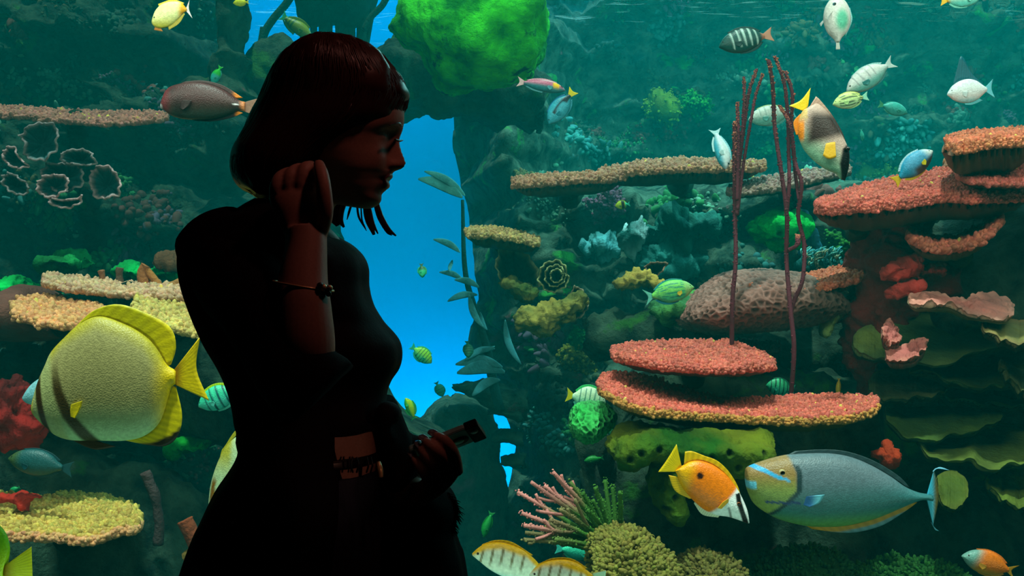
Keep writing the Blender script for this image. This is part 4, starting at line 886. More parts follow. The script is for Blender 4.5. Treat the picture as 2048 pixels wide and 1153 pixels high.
# big yellow batfish in front of the left reef
def bat_col(x, y):
    c = mixc(lin(162, 156, 98), lin(184, 222, 160), ss(790, 880, y))
    c = mixc(c, lin(170, 160, 40), 1 - ss(0, 34, np.abs(y - np.interp(x, [64, 92, 133, 200, 253, 293, 335], [800, 722, 670, 634, 652, 676, 732]))) )
    c = mixc(c, lin(236, 200, 10), ss(300, 345, x) * ss(690, 760, y))
    face = 1 - ss(118, 132, x - 0.22 * (y - 790)); c = mixc(c, lin(176, 186, 120), face * 0.85)
    c = mixc(c, lin(62, 44, 10), band(x - (87 + 0.17 * (y - 780)), 10, .5) * ss(735, 765, y))
    xb = np.interp(y, [740, 780, 830, 880], [124, 132, 152, 186]); wb = np.interp(y, [700, 760, 830, 885], [4, 12, 19, 24])
    c = mixc(c, lin(60, 44, 8), band((x - xb) / wb * 10, 10, .55) * ss(700, 780, y) * 0.95)
    c = mixc(c, lin(220, 190, 20), band(x - 66, 10) * ss(745, 800, y) * 0.6)
    return c
def bat_fin(x, y): return mixc(lin(206, 196, 8), lin(240, 214, 0), ss(280, 350, x))
traced('batfish', 'large yellow and grey batfish with dark face bars swimming left at the lower left', 2.5, (215, 750),
    [(64, 815), (70, 790), (80, 757), (92, 730), (105, 702), (133, 672), (160, 648), (200, 633), (253, 650), (293, 674), (316, 700), (335, 730), (352, 742)],
    [(64, 822), (68, 830), (80, 843), (97, 858), (114, 872), (144, 881), (200, 882), (250, 882), (290, 872), (320, 845), (336, 800), (343, 776), (352, 768)], bat_col,
    [('dorsal_fin', [(140, 668), (165, 645), (200, 634), (253, 651), (293, 675), (316, 701), (337, 732)], [(150, 655), (187, 622), (238, 609), (300, 630), (342, 657), (352, 695), (342, 730)], bat_fin),
     ('anal_fin', [(245, 880), (290, 870), (318, 845), (334, 800), (346, 773)], [(290, 890), (330, 893), (356, 872), (364, 830), (352, 773)],
      lambda x, y: mixc(lin(242, 214, 0), lin(40, 34, 10), ss(0, 6, y - np.interp(x, [245, 300, 340, 366], [884, 884, 868, 850])))),
     ('tail_fin', [(348, 741), (350, 755), (348, 769)], [(400, 674), (393, 738), (418, 802)], lambda x, y: mixc(lin(170, 120, 10), lin(250, 214, 0), ss(352, 372, x))),
     ('pelvic_fin', [(140, 878), (160, 880), (185, 880)], [(170, 894), (195, 900), (232, 894)], flat(60, 48, 16)),
     ('pectoral_fin', [(158, 806), (156, 818), (156, 830)], [(184, 797), (180, 812), (168, 832)], flat(226, 200, 10), 0.35)],
    (90, 793, 7, (200, 140, 20)), thick=0.13, nu=110, nv=90)
# second batfish, its edge showing behind the woman
traced('batfish', 'pale yellow-edged batfish mostly hidden behind the woman at hip height', 2.7, (510, 940),
    [(418, 1028), (418, 1000), (424, 960), (440, 915), (462, 882), (500, 862), (550, 860), (600, 905)], [(420, 1032), (436, 1040), (470, 1045), (520, 1045), (560, 1030), (590, 990), (600, 960), (604, 935)],
    lambda x, y: mixc(mixc(lin(176, 196, 150), lin(170, 160, 50), ss(0, 10, (472 - x) - 0.0 * y) * (1 - ss(900, 960, y))), lin(120, 76, 6), band(x - (432 - .12 * (y - 960)), 7) * ss(945, 965, y) * (1 - ss(990, 1020, y))),
    [('dorsal_fin', [(440, 915), (480, 868), (560, 862)], [(444, 900), (490, 850), (600, 850)], flat(180, 170, 40)), ('tail_fin', [(598, 905), (604, 935)], [(640, 880), (640, 960)], flat(230, 200, 20))],
    (436, 985, 6, (150, 110, 20)), thick=0.12, nu=50, nv=40)
# pale fish behind the batfish head
traced('surgeonfish', 'pale blue-white fish peeking out behind the big batfish face', 2.9, (90, 775),
    [(44, 797), (58, 775), (75, 760), (100, 748), (130, 752), (150, 770)], [(45, 800), (56, 808), (75, 812), (100, 812), (130, 800), (150, 780)], flat(130, 190, 200), [('tail_fin', [(149, 770), (149, 780)], [(168, 762), (168, 790)], flat(120, 170, 180))], None, thick=0.15)
# grey unicornfish
def uni_col(x, y):
    c = mixc(lin(96, 114, 122), lin(52, 110, 112), ss(-.1, .9, (y - 960) / 60.0 + (x - 1600) / 900))
    c = mixc(c, lin(100, 146, 56), 0.8 * ss(1010, 1052, y + 0.05 * np.abs(x - 1620)))
    fx = np.interp(y, [900, 940, 975, 1000, 1060], [1570, 1585, 1583, 1560, 1500])
    head = 1 - ss(-6, 4, x - fx); c = mixc(c, mixc(lin(150, 116, 66), lin(140, 156, 78), ss(940, 985, y)), head)
    c = mixc(c, lin(40, 62, 66), band(x - fx - 4, 7) * (y > 925))
    yb = np.interp(x, [1500, 1525, 1545, 1565], [930, 938, 948, 954]); c = mixc(c, lin(60, 170, 225), band(y - yb, np.interp(x, [1498, 1510, 1545, 1568], [4, 6, 5, 2.5]), .4) * (x < 1570))
    c = mixc(c, lin(110, 200, 230), (x < 1506) * band(y - 967, 10))
    c = mixc(c, lin(30, 60, 120), band(y - 999, 3) * (x > 1524) * (x < 1590))
    return c
traced('unicornfish', 'large grey-blue unicornfish with a brown face swimming left at the lower right', 2.7, (1680, 980),
    [(1491, 960), (1491, 945), (1496, 934), (1530, 921), (1570, 911), (1610, 907), (1660, 907), (1700, 914), (1740, 930), (1780, 953), (1810, 974), (1838, 986), (1862, 990)],
    [(1492, 972), (1498, 990), (1508, 1008), (1530, 1025), (1560, 1040), (1610, 1052), (1660, 1054), (1700, 1050), (1750, 1037), (1800, 1016), (1830, 1003), (1846, 1000), (1862, 1003)], uni_col,
    [('dorsal_fin', [(1575, 911), (1620, 907), (1680, 910), (1740, 930), (1790, 959), (1815, 976)], [(1590, 903), (1640, 900), (1690, 903), (1745, 921), (1795, 951), (1820, 976)], flat(46, 70, 74)),
     ('anal_fin', [(1610, 1051), (1660, 1053), (1700, 1049), (1750, 1036), (1800, 1015), (1830, 1003)], [(1625, 1059), (1680, 1066), (1720, 1064), (1765, 1051), (1805, 1027), (1834, 1006)], lambda x, y: mixc(lin(176, 124, 20), lin(90, 130, 140), ss(11, 14, y - np.interp(x, [1610, 1680, 1750, 1834], [1050, 1052, 1036, 1000])))),
     ('tail_fin', [(1855, 988), (1853, 996), (1855, 1005)], [(1868, 940), (1877, 993), (1866, 1052)], lambda x, y: mixc(lin(70, 190, 225), lin(110, 96, 46), ss(1862, 1872, x))),
     ('tail_streamer', [(1866, 944), (1870, 939), (1874, 937)], [(1868, 941), (1880, 935), (1899, 941)], flat(120, 190, 220)),
     ('tail_streamer', [(1862, 1045), (1866, 1052), (1870, 1057)], [(1864, 1048), (1870, 1060), (1878, 1063)], flat(120, 190, 220)),
     ('pectoral_fin', [(1600, 985), (1597, 994), (1594, 1002)], [(1634, 980), (1624, 996), (1606, 1005)], lambda x, y: mixc(lin(40, 90, 140), lin(110, 190, 210), ss(1605, 1625, x)), 0.25)],
    (1557, 942, 9, (190, 170, 120)), thick=0.12, nu=130, nv=90)
# orange foxface
def fox_col(x, y):
    s = x + y * 0.75                       # runs from tail to snout
    c = mixc(lin(255, 176, 0), lin(255, 126, 4), ss(1370, 1398, x + .3 * (y - 940)))
    c = mixc(c, lin(252, 252, 250), ss(-6, 8, s - 2195 + 0.35 * (y - 1000)))
    c = mixc(c, lin(252, 252, 250), ss(0, 14, (y - 1008) * 0.8 - (1450 - x) * 0.25) * (x > 1405))
    c = mixc(c, lin(20, 14, 16), band(x - np.interp(y, [985, 1000, 1020, 1050], [1473, 1474, 1480, 1492]), 7, .4) * (y > 985))
    c = mixc(c, lin(60, 44, 40), band(x - np.interp(y, [1010, 1040], [1452, 1462]), 3, .6) * (y > 1012) * 0.8)
    c = mixc(c, lin(44, 16, 8), band(np.hypot((x - 1397), (y - 949) * 1.0), 8, .3))
    return c
traced('foxface_fish', 'bright orange foxface with one dark spot and a striped white snout', 2.6, (1420, 970),
    [(1499, 1047), (1494, 1020), (1482, 992), (1470, 972), (1450, 948), (1425, 930), (1400, 922), (1380, 924), (1366, 932), (1360, 936)],
    [(1496, 1048), (1475, 1040), (1455, 1034), (1430, 1030), (1405, 1018), (1380, 995), (1362, 970), (1354, 950), (1350, 943), (1352, 941)], fox_col,
    [('dorsal_fin', [(1368, 930), (1385, 923), (1405, 922), (1430, 932), (1452, 950), (1472, 976), (1480, 990)], [(1370, 904), (1384, 903), (1408, 912), (1434, 922), (1456, 942), (1474, 970), (1481, 990)], flat(250, 196, 6)),
     ('anal_fin', [(1356, 955), (1366, 975), (1384, 998)], [(1337, 951), (1350, 982), (1378, 998)], flat(250, 190, 8)),
     ('pelvic_fin', [(1390, 1003), (1410, 1020), (1440, 1031)], [(1388, 1008), (1405, 1030), (1436, 1036)], flat(225, 225, 190)),
     ('tail_fin', [(1363, 933), (1358, 938), (1353, 944)], [(1353, 889), (1334, 920), (1316, 945)], flat(255, 212, 0)),
     ('pectoral_fin', [(1452, 1000), (1444, 1008), (1438, 1014)], [(1452, 992), (1440, 1000), (1430, 1012)], flat(255, 180, 20), 0.3)],
    (1473, 1005, 4.5, (120, 60, 10)), thick=0.13, nu=90, nv=70)
# black-masked rabbitfish
def msk_col(x, y):
    c = mixc(lin(190, 160, 146), lin(150, 206, 170), ss(-10, 60, (y - 250) - (x - 1610) * 0.75))
    d = ss(-16, 6, (x - 1618) + 0.15 * (y - 250)) * (1 - ss(270, 292, y + 0.28 * (x - 1650))) * ss(215, 240, y)
    c = mixc(c, lin(52, 34, 30), d * ss(-38, -10, (x - 1640) - 0.5 * (y - 300) + 20))
    c = mixc(c, lin(244, 196, 10), ss(-22, 6, 236 - y - (x - 1600) * .5) * (x < 1612) * 0.5)
    c = mixc(c, lin(8, 7, 9), ss(-4, 2, x - np.interp(y, [285, 300, 330, 365], [1700, 1681, 1675, 1684])) * (y > 288))
    c = mixc(c, lin(250, 140, 20), band(x - 1600, 7) * ss(235, 250, y) * (1 - ss(275, 290, y)))
    return c
traced('rabbitfish', 'white and brown fish with a black snout mask diving past the right whip stems', 2.9, (1645, 270),
    [(1690, 362), (1697, 335), (1698, 305), (1690, 283), (1672, 250), (1655, 225), (1637, 208), (1624, 210), (1614, 216), (1608, 219)],
    [(1680, 358), (1672, 348), (1650, 338), (1626, 320), (1606, 296), (1596, 268), (1596, 245), (1601, 230), (1604, 224), (1606, 221)], msk_col,
    [('dorsal_fin', [(1620, 212), (1637, 208), (1655, 226), (1674, 254), (1690, 284)], [(1632, 193), (1640, 200), (1664, 230), (1682, 260), (1692, 284)], lambda x, y: mixc(lin(190, 150, 130), lin(60, 40, 36), ss(212, 240, y))),
     ('anal_fin', [(1598, 270), (1596, 250), (1602, 230)], [(1592, 270), (1587, 245), (1600, 228)], flat(250, 140, 14)),
     ('tail_fin', [(1616, 212), (1612, 218), (1606, 222)], [(1621, 176), (1602, 200), (1578, 212)], flat(250, 206, 8)),
     ('pectoral_fin', [(1646, 290), (1655, 288), (1664, 287)], [(1638, 315), (1650, 322), (1664, 318)], flat(226, 170, 10), 0.2)],
    (1690, 300, 5, (30, 20, 10)), thick=0.12, nu=80, nv=60)
# dark surgeonfish behind the woman's hair
def dk_col(x, y):
    c = mixc(lin(68, 36, 36), lin(46, 58, 48), ss(195, 240, y)); c = mixc(c, lin(34, 16, 18), band(np.hypot(x - 343, (y - 185) * 1.2), 14, .7) * .7)
    c = mixc(c, lin(110, 46, 50), 1 - ss(330, 352, x)); c = mixc(c, lin(170, 170, 170), band(np.hypot(x - 322, y - 215), 8)); c = mixc(c, lin(30, 20, 20), band(x - 362, 14, .8) * .5 * ss(180, 215, y))
    c = mixc(c, lin(200, 120, 70), ss(478, 488, x)); c = mixc(c, lin(240, 240, 240), band(np.hypot((x - 474) * .6, (y - 211) * 2.5), 5))
    return c
traced('surgeonfish', 'dark maroon surgeonfish with an orange-edged tail base swimming left beside her hair', 3.0, (400, 203),
    [(320, 214), (324, 200), (332, 182), (345, 172), (370, 166), (400, 165), (430, 172), (455, 184), (478, 200), (490, 204)],
    [(321, 217), (330, 222), (342, 231), (365, 238), (400, 240), (430, 238), (455, 231), (478, 222), (490, 224)][:9], dk_col,
    [('dorsal_fin', [(360, 168), (400, 165), (440, 176), (474, 197)], [(370, 163), (405, 161), (446, 171), (486, 196)], lambda x, y: mixc(lin(60, 34, 34), lin(230, 130, 20), ss(462, 474, x))),
     ('anal_fin', [(380, 238), (420, 238), (455, 230), (476, 222)], [(390, 242), (425, 243), (462, 236), (486, 226)], lambda x, y: mixc(lin(20, 22, 22), lin(230, 130, 20), ss(468, 478, x))),
     ('tail_fin', [(488, 205), (489, 214), (488, 223)], [(520, 196), (514, 214), (522, 236)], flat(150, 110, 90)),
     ('pectoral_fin', [(370, 204), (367, 212), (366, 220)], [(392, 206), (386, 216), (374, 224)], flat(50, 30, 30), 0.25)],
    (342, 183, 4, (60, 30, 20)), thick=0.13, nu=80, nv=60)
# white and yellow naso at the top left
traced('unicornfish', 'white and yellow fish with a pink-white tail at the top left', 3.1, (342, 33),
    [(303, 45), (306, 34), (312, 20), (325, 8), (345, 3), (362, 5), (370, 13), (374, 18)], [(304, 48), (310, 54), (322, 57), (340, 52), (354, 40), (364, 28), (370, 24), (374, 22)],
    lambda x, y: mixc(mixc(lin(236, 236, 160), lin(200, 190, 30), ss(30, 60, y)), lin(250, 176, 20), ss(355, 366, x)),
    [('dorsal_fin', [(318, 13), (345, 3), (366, 8)], [(316, 8), (345, -1), (369, 6)], flat(244, 214, 60)), ('anal_fin', [(336, 53), (354, 40), (368, 26)], [(338, 60), (358, 47), (370, 28)], flat(200, 180, 60)),
     ('tail_fin', [(372, 17), (373, 23)], [(379, 0), (378, 18), (385, 37)], flat(236, 220, 220)), ('pelvic_fin', [(310, 54), (322, 57)], [(308, 60), (326, 63)], flat(200, 120, 20))],
    (312, 37, 3, (40, 40, 40)), thick=0.14, nu=50, nv=36)
# striped wide fish along the bottom
def bot_col(x0):
    def f(x, y):
        c = mixc(lin(232, 236, 214), lin(150, 220, 215), ss(-6, 20, (y - 1128) - (x - x0) * .22))
        ytop = np.interp(x, [x0 - 5, x0 + 30, x0 + 60, x0 + 110, x0 + 140], [1105, 1088, 1086, 1104, 1135]); c = mixc(c, lin(252, 190, 0), 1 - ss(4, 14, y - ytop))
        for q in (20, 40, 60, 82, 104): c = mixc(c, lin(110, 90, 40), band(x - (x0 + q) + 0.25 * (y - 1110), 3.4) * ss(2, 12, y - ytop) * (1 - ss(30, 48, y - ytop)) * .85)
        return c
    return f
traced('striped_surgeonfish', 'yellow-backed white fish with thin bars at the bottom edge, left of its twin', 2.4, (1010, 1125),
    [(944, 1108), (955, 1098), (970, 1089), (990, 1085), (1015, 1088), (1045, 1100), (1068, 1118), (1080, 1132)], [(945, 1112), (960, 1124), (980, 1140), (1005, 1153), (1035, 1160), (1060, 1155), (1078, 1145), (1082, 1138)], bot_col(944),
    [('dorsal_fin', [(962, 1094), (990, 1085), (1020, 1089), (1060, 1112)], [(965, 1089), (992, 1081), (1024, 1085), (1066, 1111)], flat(250, 190, 10)), ('tail_fin', [(1080, 1132), (1082, 1140)], [(1100, 1120), (1104, 1156)], flat(220, 225, 190))],
    (957, 1106, 3.5, (60, 60, 40)), thick=0.14, nu=60, nv=44, group=None)
traced('striped_surgeonfish', 'second yellow-backed white fish cut by the bottom edge, right of its twin', 2.3, (1130, 1160),
    [(1058, 1150), (1075, 1132), (1100, 1122), (1130, 1120), (1155, 1127), (1172, 1140), (1185, 1150)], [(1060, 1156), (1080, 1175), (1110, 1190), (1140, 1190), (1165, 1178), (1178, 1165), (1186, 1158)],
    lambda x, y: bot_col(1058)(x, y - 34), [('dorsal_fin', [(1075, 1132), (1105, 1121), (1140, 1122), (1170, 1138)], [(1078, 1128), (1106, 1117), (1143, 1118), (1175, 1137)], flat(250, 190, 10)), ('tail_fin', [(1184, 1149), (1186, 1158)], [(1212, 1142), (1210, 1170)], flat(190, 225, 190))],
    (1070, 1147, 3.5, (60, 60, 40)), thick=0.14, nu=60, nv=44)
# yellow-green fish at the bottom left corner
traced('batfish', 'yellow-green fish cut off by the bottom left corner, only its back and tail in view', 2.3, (-40, 1110),
    [(-140, 1110), (-110, 1060), (-60, 1035), (-15, 1042), (10, 1065), (19, 1095), (14, 1120), (6, 1134)], [(-140, 1120), (-110, 1180), (-60, 1200), (-20, 1190), (0, 1170), (8, 1155), (6, 1150), (6, 1146)],
    lambda x, y: mixc(lin(90, 170, 10), lin(170, 200, 16), ss(1070, 1140, y)), [('tail_fin', [(4, 1136), (4, 1150)], [(63, 1094), (66, 1180)], lambda x, y: mixc(lin(160, 120, 10), lin(214, 214, 10), ss(8, 34, x)))], None, thick=0.12, nu=50, nv=40)
# front-facing pale fish at the top
M_, k_ = fish_frame((1672, -6), (1676, 99), 3.3, 0.0)
def pale_col(x, y): return mixc(lin(228, 222, 214), lin(96, 196, 160), band(np.hypot((x - 48) * .8, (y + 4) * 1.3), 22, .6))
make_fish('rabbitfish', 'pale plump fish hanging nose-up at the top edge, right of the whip stems', M_, k_, (50, 0),
    [(0, -6), (10, -17), (25, -24), (45, -26), (65, -20), (78, -8), (86, -3)], [(0, 6), (10, 16), (25, 23), (45, 25), (65, 19), (78, 8), (86, 3)], pale_col,
    [('tail_fin', [(84, -3), (84, 3)], [(100, -4), (100, 4)], flat(220, 220, 210)), ('pectoral_fin', [(30, 12), (36, 16)], [(44, 26), (50, 24)], flat(220, 225, 220), .3), ('dorsal_fin', [(20, -22), (45, -26), (70, -16)], [(22, -26), (46, -29), (76, -15)], flat(150, 220, 220))],
    (18, 8, 4, (60, 120, 130)), thick=0.24, nu=50, nv=36)

TANG_T = [(0, 2), (4, -4), (14, -14), (30, -21), (48, -23), (64, -18), (76, -9), (84, -3.5)]; TANG_B = [(0, 3), (5, 7), (15, 15), (30, 21), (48, 22), (64, 17), (76, 9), (84, 4)]
SLIM_T = [(0, 1), (8, -5), (22, -10), (42, -12), (62, -9), (78, -5), (86, -3)]; SLIM_B = [(0, 2), (8, 6), (22, 10), (42, 11), (62, 9), (78, 5), (86, 3)]
def tang_fins(c1, c2, tailc, dh=4, fork=0):
    return [('dorsal_fin', [(22, -18), (40, -22), (60, -19), (76, -9)], [(20, -18 - dh), (42, -23 - dh), (64, -19 - dh), (80, -11)], flat(*c1)),
            ('anal_fin', [(34, 21), (50, 22), (64, 17), (76, 9)], [(36, 21 + dh), (52, 22 + dh), (68, 18 + dh), (80, 11)], flat(*c2)),
            ('tail_fin', [(82, -4), (83, 0), (82, 4.5)], [(100, -14), (96 - fork, 0), (100, 14)], flat(*tailc)),
            ('pectoral_fin', [(27, 2), (27, 5), (27, 8)], [(38, 3), (39, 8), (34, 13)], flat(*c2), .3)]
def slim_fins(c1, c2, tailc, dh=2.5):
    return [('dorsal_fin', [(20, -9), (42, -12), (62, -9), (78, -5)], [(20, -9 - dh), (44, -12 - dh), (66, -9 - dh), (82, -6)], flat(*c1)), ('anal_fin', [(44, 11), (62, 9), (78, 5)], [(46, 11 + dh), (66, 9 + dh), (82, 6)], flat(*c2)),
            ('tail_fin', [(84, -3), (85, 0), (84, 3)], [(100, -10), (95, 0), (100, 10)], flat(*tailc)), ('pectoral_fin', [(26, 0), (26, 2), (26, 4)], [(36, 0), (37, 4), (32, 8)], flat(*c2), .3)]
def bars(base, base2, bar, xs, w_=2.0, lo=-30, hi=30, tail=None):
    def f(x, y):
        c = mixc(lin(*base), lin(*base2), ss(-8, 14, y))
        for q in xs: c = mixc(c, lin(*bar), band(x - q - 0.06 * y, w_) * (y > lo) * (y < hi))
        if tail: c = mixc(c, lin(*tail), ss(74, 84, x))
        return c
    return f
def hbars(base, base2, bar, ys, w_=1.4):
    def f(x, y):
        c = mixc(lin(*base), lin(*base2), ss(-8, 14, y))
        for q in ys: c = mixc(c, lin(*bar), band(y - q * (1 - ((x - 45) / 70) ** 2), w_) * (x > 16))
        return c
    return f
def gen(name, label, head, tail, Y, colf, fins, hs=1.0, yaw=0.0, roll=0.0, eye=(9, -3, 2.6, (50, 50, 40)), slim=False, single=False, group=None, thick=0.15, n=(44, 30), bend=0.0):
    M, k = fish_frame(head, tail, Y, yaw, roll)
    return make_fish(name, label, M, k, (50, 0), SLIM_T if slim else TANG_T, SLIM_B if slim else TANG_B, colf, fins, eye, thick=thick, nu=n[0], nv=n[1], single=single, group=group, hs=hs, bend=bend)
gen('striped_surgeonfish', 'small green-white barred fish between the batfish tail and the woman', (396, 812), (486, 776), 3.0, bars((60, 205, 160), (80, 220, 200), (20, 90, 90), (22, 36, 50, 64, 78), 2.4), tang_fins((190, 220, 30), (90, 210, 190), (60, 160, 150)), hs=1.1)
gen('wrasse', 'slender pink-backed wrasse with a yellow cheek below the green boulder', (1131, 180), (1034, 163), 3.8, lambda x, y: mixc(mixc(mixc(lin(190, 90, 120), lin(60, 140, 150), ss(-4, 4, y)), lin(250, 190, 20), band(x - 20, 9) * (1 - ss(-2, 6, y))), lin(230, 200, 200), 1 - ss(-11, -8, y)), slim_fins((220, 150, 170), (90, 170, 180), (240, 190, 190)), slim=True, hs=1.05)
gen('tang', 'blue tang with a dark back curve and yellow tail below the wrasse', (1096, 248), (1148, 180), 3.9, lambda x, y: mixc(lin(60, 165, 185), lin(14, 40, 50), np.clip(band(y + 7 - 0.06 * (x - 50) ** 2 * .1, 4.5) * (x > 26) + ss(60, 66, x) * band(y, 7), 0, 1)), tang_fins((20, 120, 170), (40, 150, 170), (250, 220, 0), 2), hs=0.95)
gen('striped_surgeonfish', 'dark fish with white bars and a pinkish tail near the top, right of centre', (1437, 92), (1546, 68), 3.6, bars((40, 80, 76), (24, 74, 70), (180, 210, 200), (24, 36, 46, 57, 68), 2.2, -24, 14, tail=(210, 130, 100)), tang_fins((26, 70, 68), (24, 66, 64), (220, 150, 120), 3), hs=0.95)
gen('rabbitfish', 'pale mottled fish slanting down-left above the striped yellow one', (1692, 182), (1789, 122), 3.5, bars((220, 214, 210), (110, 190, 180), (160, 160, 160), (20, 32, 44, 56), 1.6, -30, 4), tang_fins((160, 210, 210), (60, 140, 140), (210, 225, 220), 1.5, 3), hs=0.86)
gen('striped_grunt', 'small yellow-green fish with black and white lengthwise stripes', (1665, 208), (1737, 192), 3.45, hbars((214, 230, 140), (190, 230, 170), (30, 60, 50), (-14, -7, 0, 7, 14), 1.5), tang_fins((214, 220, 120), (180, 220, 140), (150, 220, 190), 2), hs=0.95)
gen('rabbitfish', 'white fish with faint bars seen between the two whip coral clusters', (1496, 238), (1592, 224), 4.1, bars((220, 226, 214), (120, 215, 200), (170, 190, 180), (24, 36, 48, 60), 1.6, -30, 2), tang_fins((210, 230, 160), (110, 200, 190), (100, 200, 210), 2), hs=0.92)
gen('small_reef_fish', 'small teal fish heading right below the striped yellow one', (1815, 226), (1757, 208), 4.2, bars((70, 190, 175), (60, 180, 170), (50, 160, 150), (), 1), tang_fins((60, 170, 150), (60, 170, 150), (60, 160, 110), 1.5), hs=0.95, single=True)
gen('tang', 'bright white tang with a tall faint dorsal fin at the upper right', (1894, 187), (1988, 177), 3.6, lambda x, y: mixc(lin(248, 248, 248), lin(150, 220, 230), ss(10, 20, y)),
    [('dorsal_fin', [(14, -14), (30, -20), (46, -22), (64, -17), (76, -8)], [(28, -48), (36, -66), (44, -62), (56, -34), (78, -10)], flat(30, 110, 125)), ('anal_fin', [(34, 21), (50, 22), (66, 16)], [(36, 25), (52, 26), (74, 20)], flat(110, 215, 225)), ('tail_fin', [(82, -4), (83, 0), (82, 4.5)], [(100, -18), (95, 0), (100, 18)], flat(120, 215, 230)), ('pectoral_fin', [(27, 2), (27, 8)], [(38, 3), (34, 13)], flat(230, 240, 240), .3)], hs=1.12)
gen('small_reef_fish', 'slim white fish pointing down, just left of the whip coral stems', (1449, 341), (1434, 254), 4.2, lambda x, y: mixc(lin(230, 236, 236), lin(80, 190, 215), ss(0, 8, y)), slim_fins((150, 215, 225), (200, 230, 230), (190, 230, 235)), slim=True, hs=1.25, yaw=0.5)
gen('tang', 'blue and white fish with a yellow tail nosing into the broad pink shelf', (1864, 300), (1787, 366), 3.7, lambda x, y: mixc(mixc(mixc(lin(80, 160, 200), lin(90, 70, 66), ss(2, 10, y) * (1 - ss(50, 60, x))), lin(235, 235, 230), (1 - ss(6, 26, x)) * (1 - ss(0, 8, y))), lin(40, 150, 190), ss(56, 70, x)), tang_fins((190, 235, 250), (240, 210, 20), (250, 205, 0), 3), hs=0.95)
gen('surgeonfish', 'yellow and white fish cut off by the top right edge', (1962, -6), (1880, 2), 3.2, bars((210, 220, 190), (110, 215, 200), (200, 200, 180), (), 1, tail=(250, 180, 20)), tang_fins((240, 190, 30), (120, 210, 190), (250, 190, 30), 3), hs=0.9)
def green_col(x, y):
    c = mixc(lin(120, 205, 90), lin(50, 190, 130), ss(-4, 14, y))
    for q in (-15, -10.5, -6, -1.5, 3, 7.5, 12): c = mixc(c, lin(30, 130, 110), band(y - q * (1 - ((x - 45) / 75) ** 2), 1.0) * (x > 20) * (1 - ss(70, 80, x)))
    c = mixc(c, lin(140, 190, 110), 1 - ss(16, 24, x)); return c
gen('surgeonfish', 'green fish with fine lengthwise lines swimming right toward the netted brain coral', (1388, 573), (1288, 596), 3.7, green_col, [('dorsal_fin', [(20, -17), (40, -22), (60, -19), (76, -9)], [(20, -20), (42, -26), (64, -22), (80, -11)], flat(40, 150, 150)), ('anal_fin', [(34, 21), (50, 22), (64, 17), (76, 9)], [(36, 24), (52, 26), (68, 21), (80, 11)], flat(30, 130, 150)),
    ('tail_fin', [(82, -4), (83, 0), (82, 4.5)], [(100, -17), (92, 0), (99, 17)], flat(110, 200, 180)), ('pectoral_fin', [(27, 2), (27, 5), (27, 8)], [(36, 3), (37, 8), (33, 12)], flat(230, 200, 60), .3)], hs=0.95, n=(60, 44))
gen('striped_surgeonfish', 'white-green barred fish nosing down behind the green brain coral ball', (1212, 804), (1132, 790), 3.75, bars((220, 240, 200), (130, 225, 200), (30, 120, 110), (18, 30, 42, 54, 66), 1.6, -20, 26), tang_fins((60, 200, 110), (100, 210, 190), (220, 200, 10), 4), hs=1.3)
gen('small_reef_fish', 'small orange fish with a grey face at the bottom right', (1924, 1111), (2034, 1146), 2.9, lambda x, y: mixc(mixc(lin(232, 110, 24), lin(190, 130, 40), ss(4, 18, y)), lin(110, 150, 140), 1 - ss(14, 34, x + y * .3)), tang_fins((230, 110, 20), (200, 130, 30), (190, 130, 20), 2, 6), hs=0.92, n=(60, 40))
gen('surgeonfish', 'blue-green fish half hidden behind the sea fan branches', (1196, 1106), (1110, 1098), 3.5, bars((60, 215, 170), (50, 190, 170), (40, 150, 120), (), 1), tang_fins((20, 130, 50), (50, 190, 160), (70, 210, 190), 3), hs=0.9)
gen('surgeonfish', 'dim blue-grey fish facing left below the big batfish belly', (17, 915), (146, 940), 3.4, lambda x, y: mixc(lin(34, 84, 86), lin(70, 90, 50), 1 - ss(10, 26, x)), tang_fins((24, 70, 76), (24, 70, 76), (26, 74, 80), 2), hs=0.88)
gen('small_reef_fish', 'slim green fish pointing down right of the woman\'s coat hem', (966, 1076), (984, 1024), 4.0, bars((36, 150, 60), (30, 140, 70), (20, 110, 50), (), 1), slim_fins((30, 130, 50), (30, 130, 50), (40, 150, 70)), slim=True, hs=1.35)
gen('small_reef_fish', 'small yellow fish at the top edge left of the upper blue opening', (466, 6), (498, 4), 4.2, bars((226, 220, 20), (200, 210, 20), (0, 0, 0), (), 1), tang_fins((220, 210, 20), (200, 200, 20), (220, 210, 20), 2), hs=1.0, single=True)
gen('small_reef_fish', 'small cyan and green fish above the dark maroon surgeonfish', (424, 168), (442, 132), 4.6, lambda x, y: mixc(lin(50, 170, 160), lin(40, 190, 40), ss(40, 60, x)), tang_fins((40, 180, 60), (50, 170, 150), (40, 200, 40), 2), hs=1.0, single=True)
gen('wrasse', 'green and olive fish slanting down-right in the upper blue opening', (624, 76), (562, 30), 5.6, bars((120, 140, 20), (60, 120, 40), (30, 90, 40), (60, 70, 80), 3), slim_fins((90, 130, 20), (60, 130, 40), (40, 170, 120), 4), slim=True, hs=1.5)
gen('small_reef_fish', 'pale green fish behind the olive one in the upper blue opening', (566, 28), (590, 68), 5.9, bars((40, 150, 130), (40, 150, 130), (30, 120, 100), (40, 60), 3), tang_fins((40, 150, 120), (40, 150, 120), (40, 150, 120), 2), hs=0.8, single=True)
CG = 'striped convict fish against the blue'
gen('striped_surgeonfish', 'green-yellow striped fish in the blue opening, largest of those beside her chest', (864, 726), (822, 692), 4.8, bars((150, 220, 60), (60, 210, 150), (20, 80, 60), (18, 29, 40, 51, 62), 1.7), tang_fins((60, 200, 140), (40, 190, 150), (40, 190, 150), 4), hs=1.15)
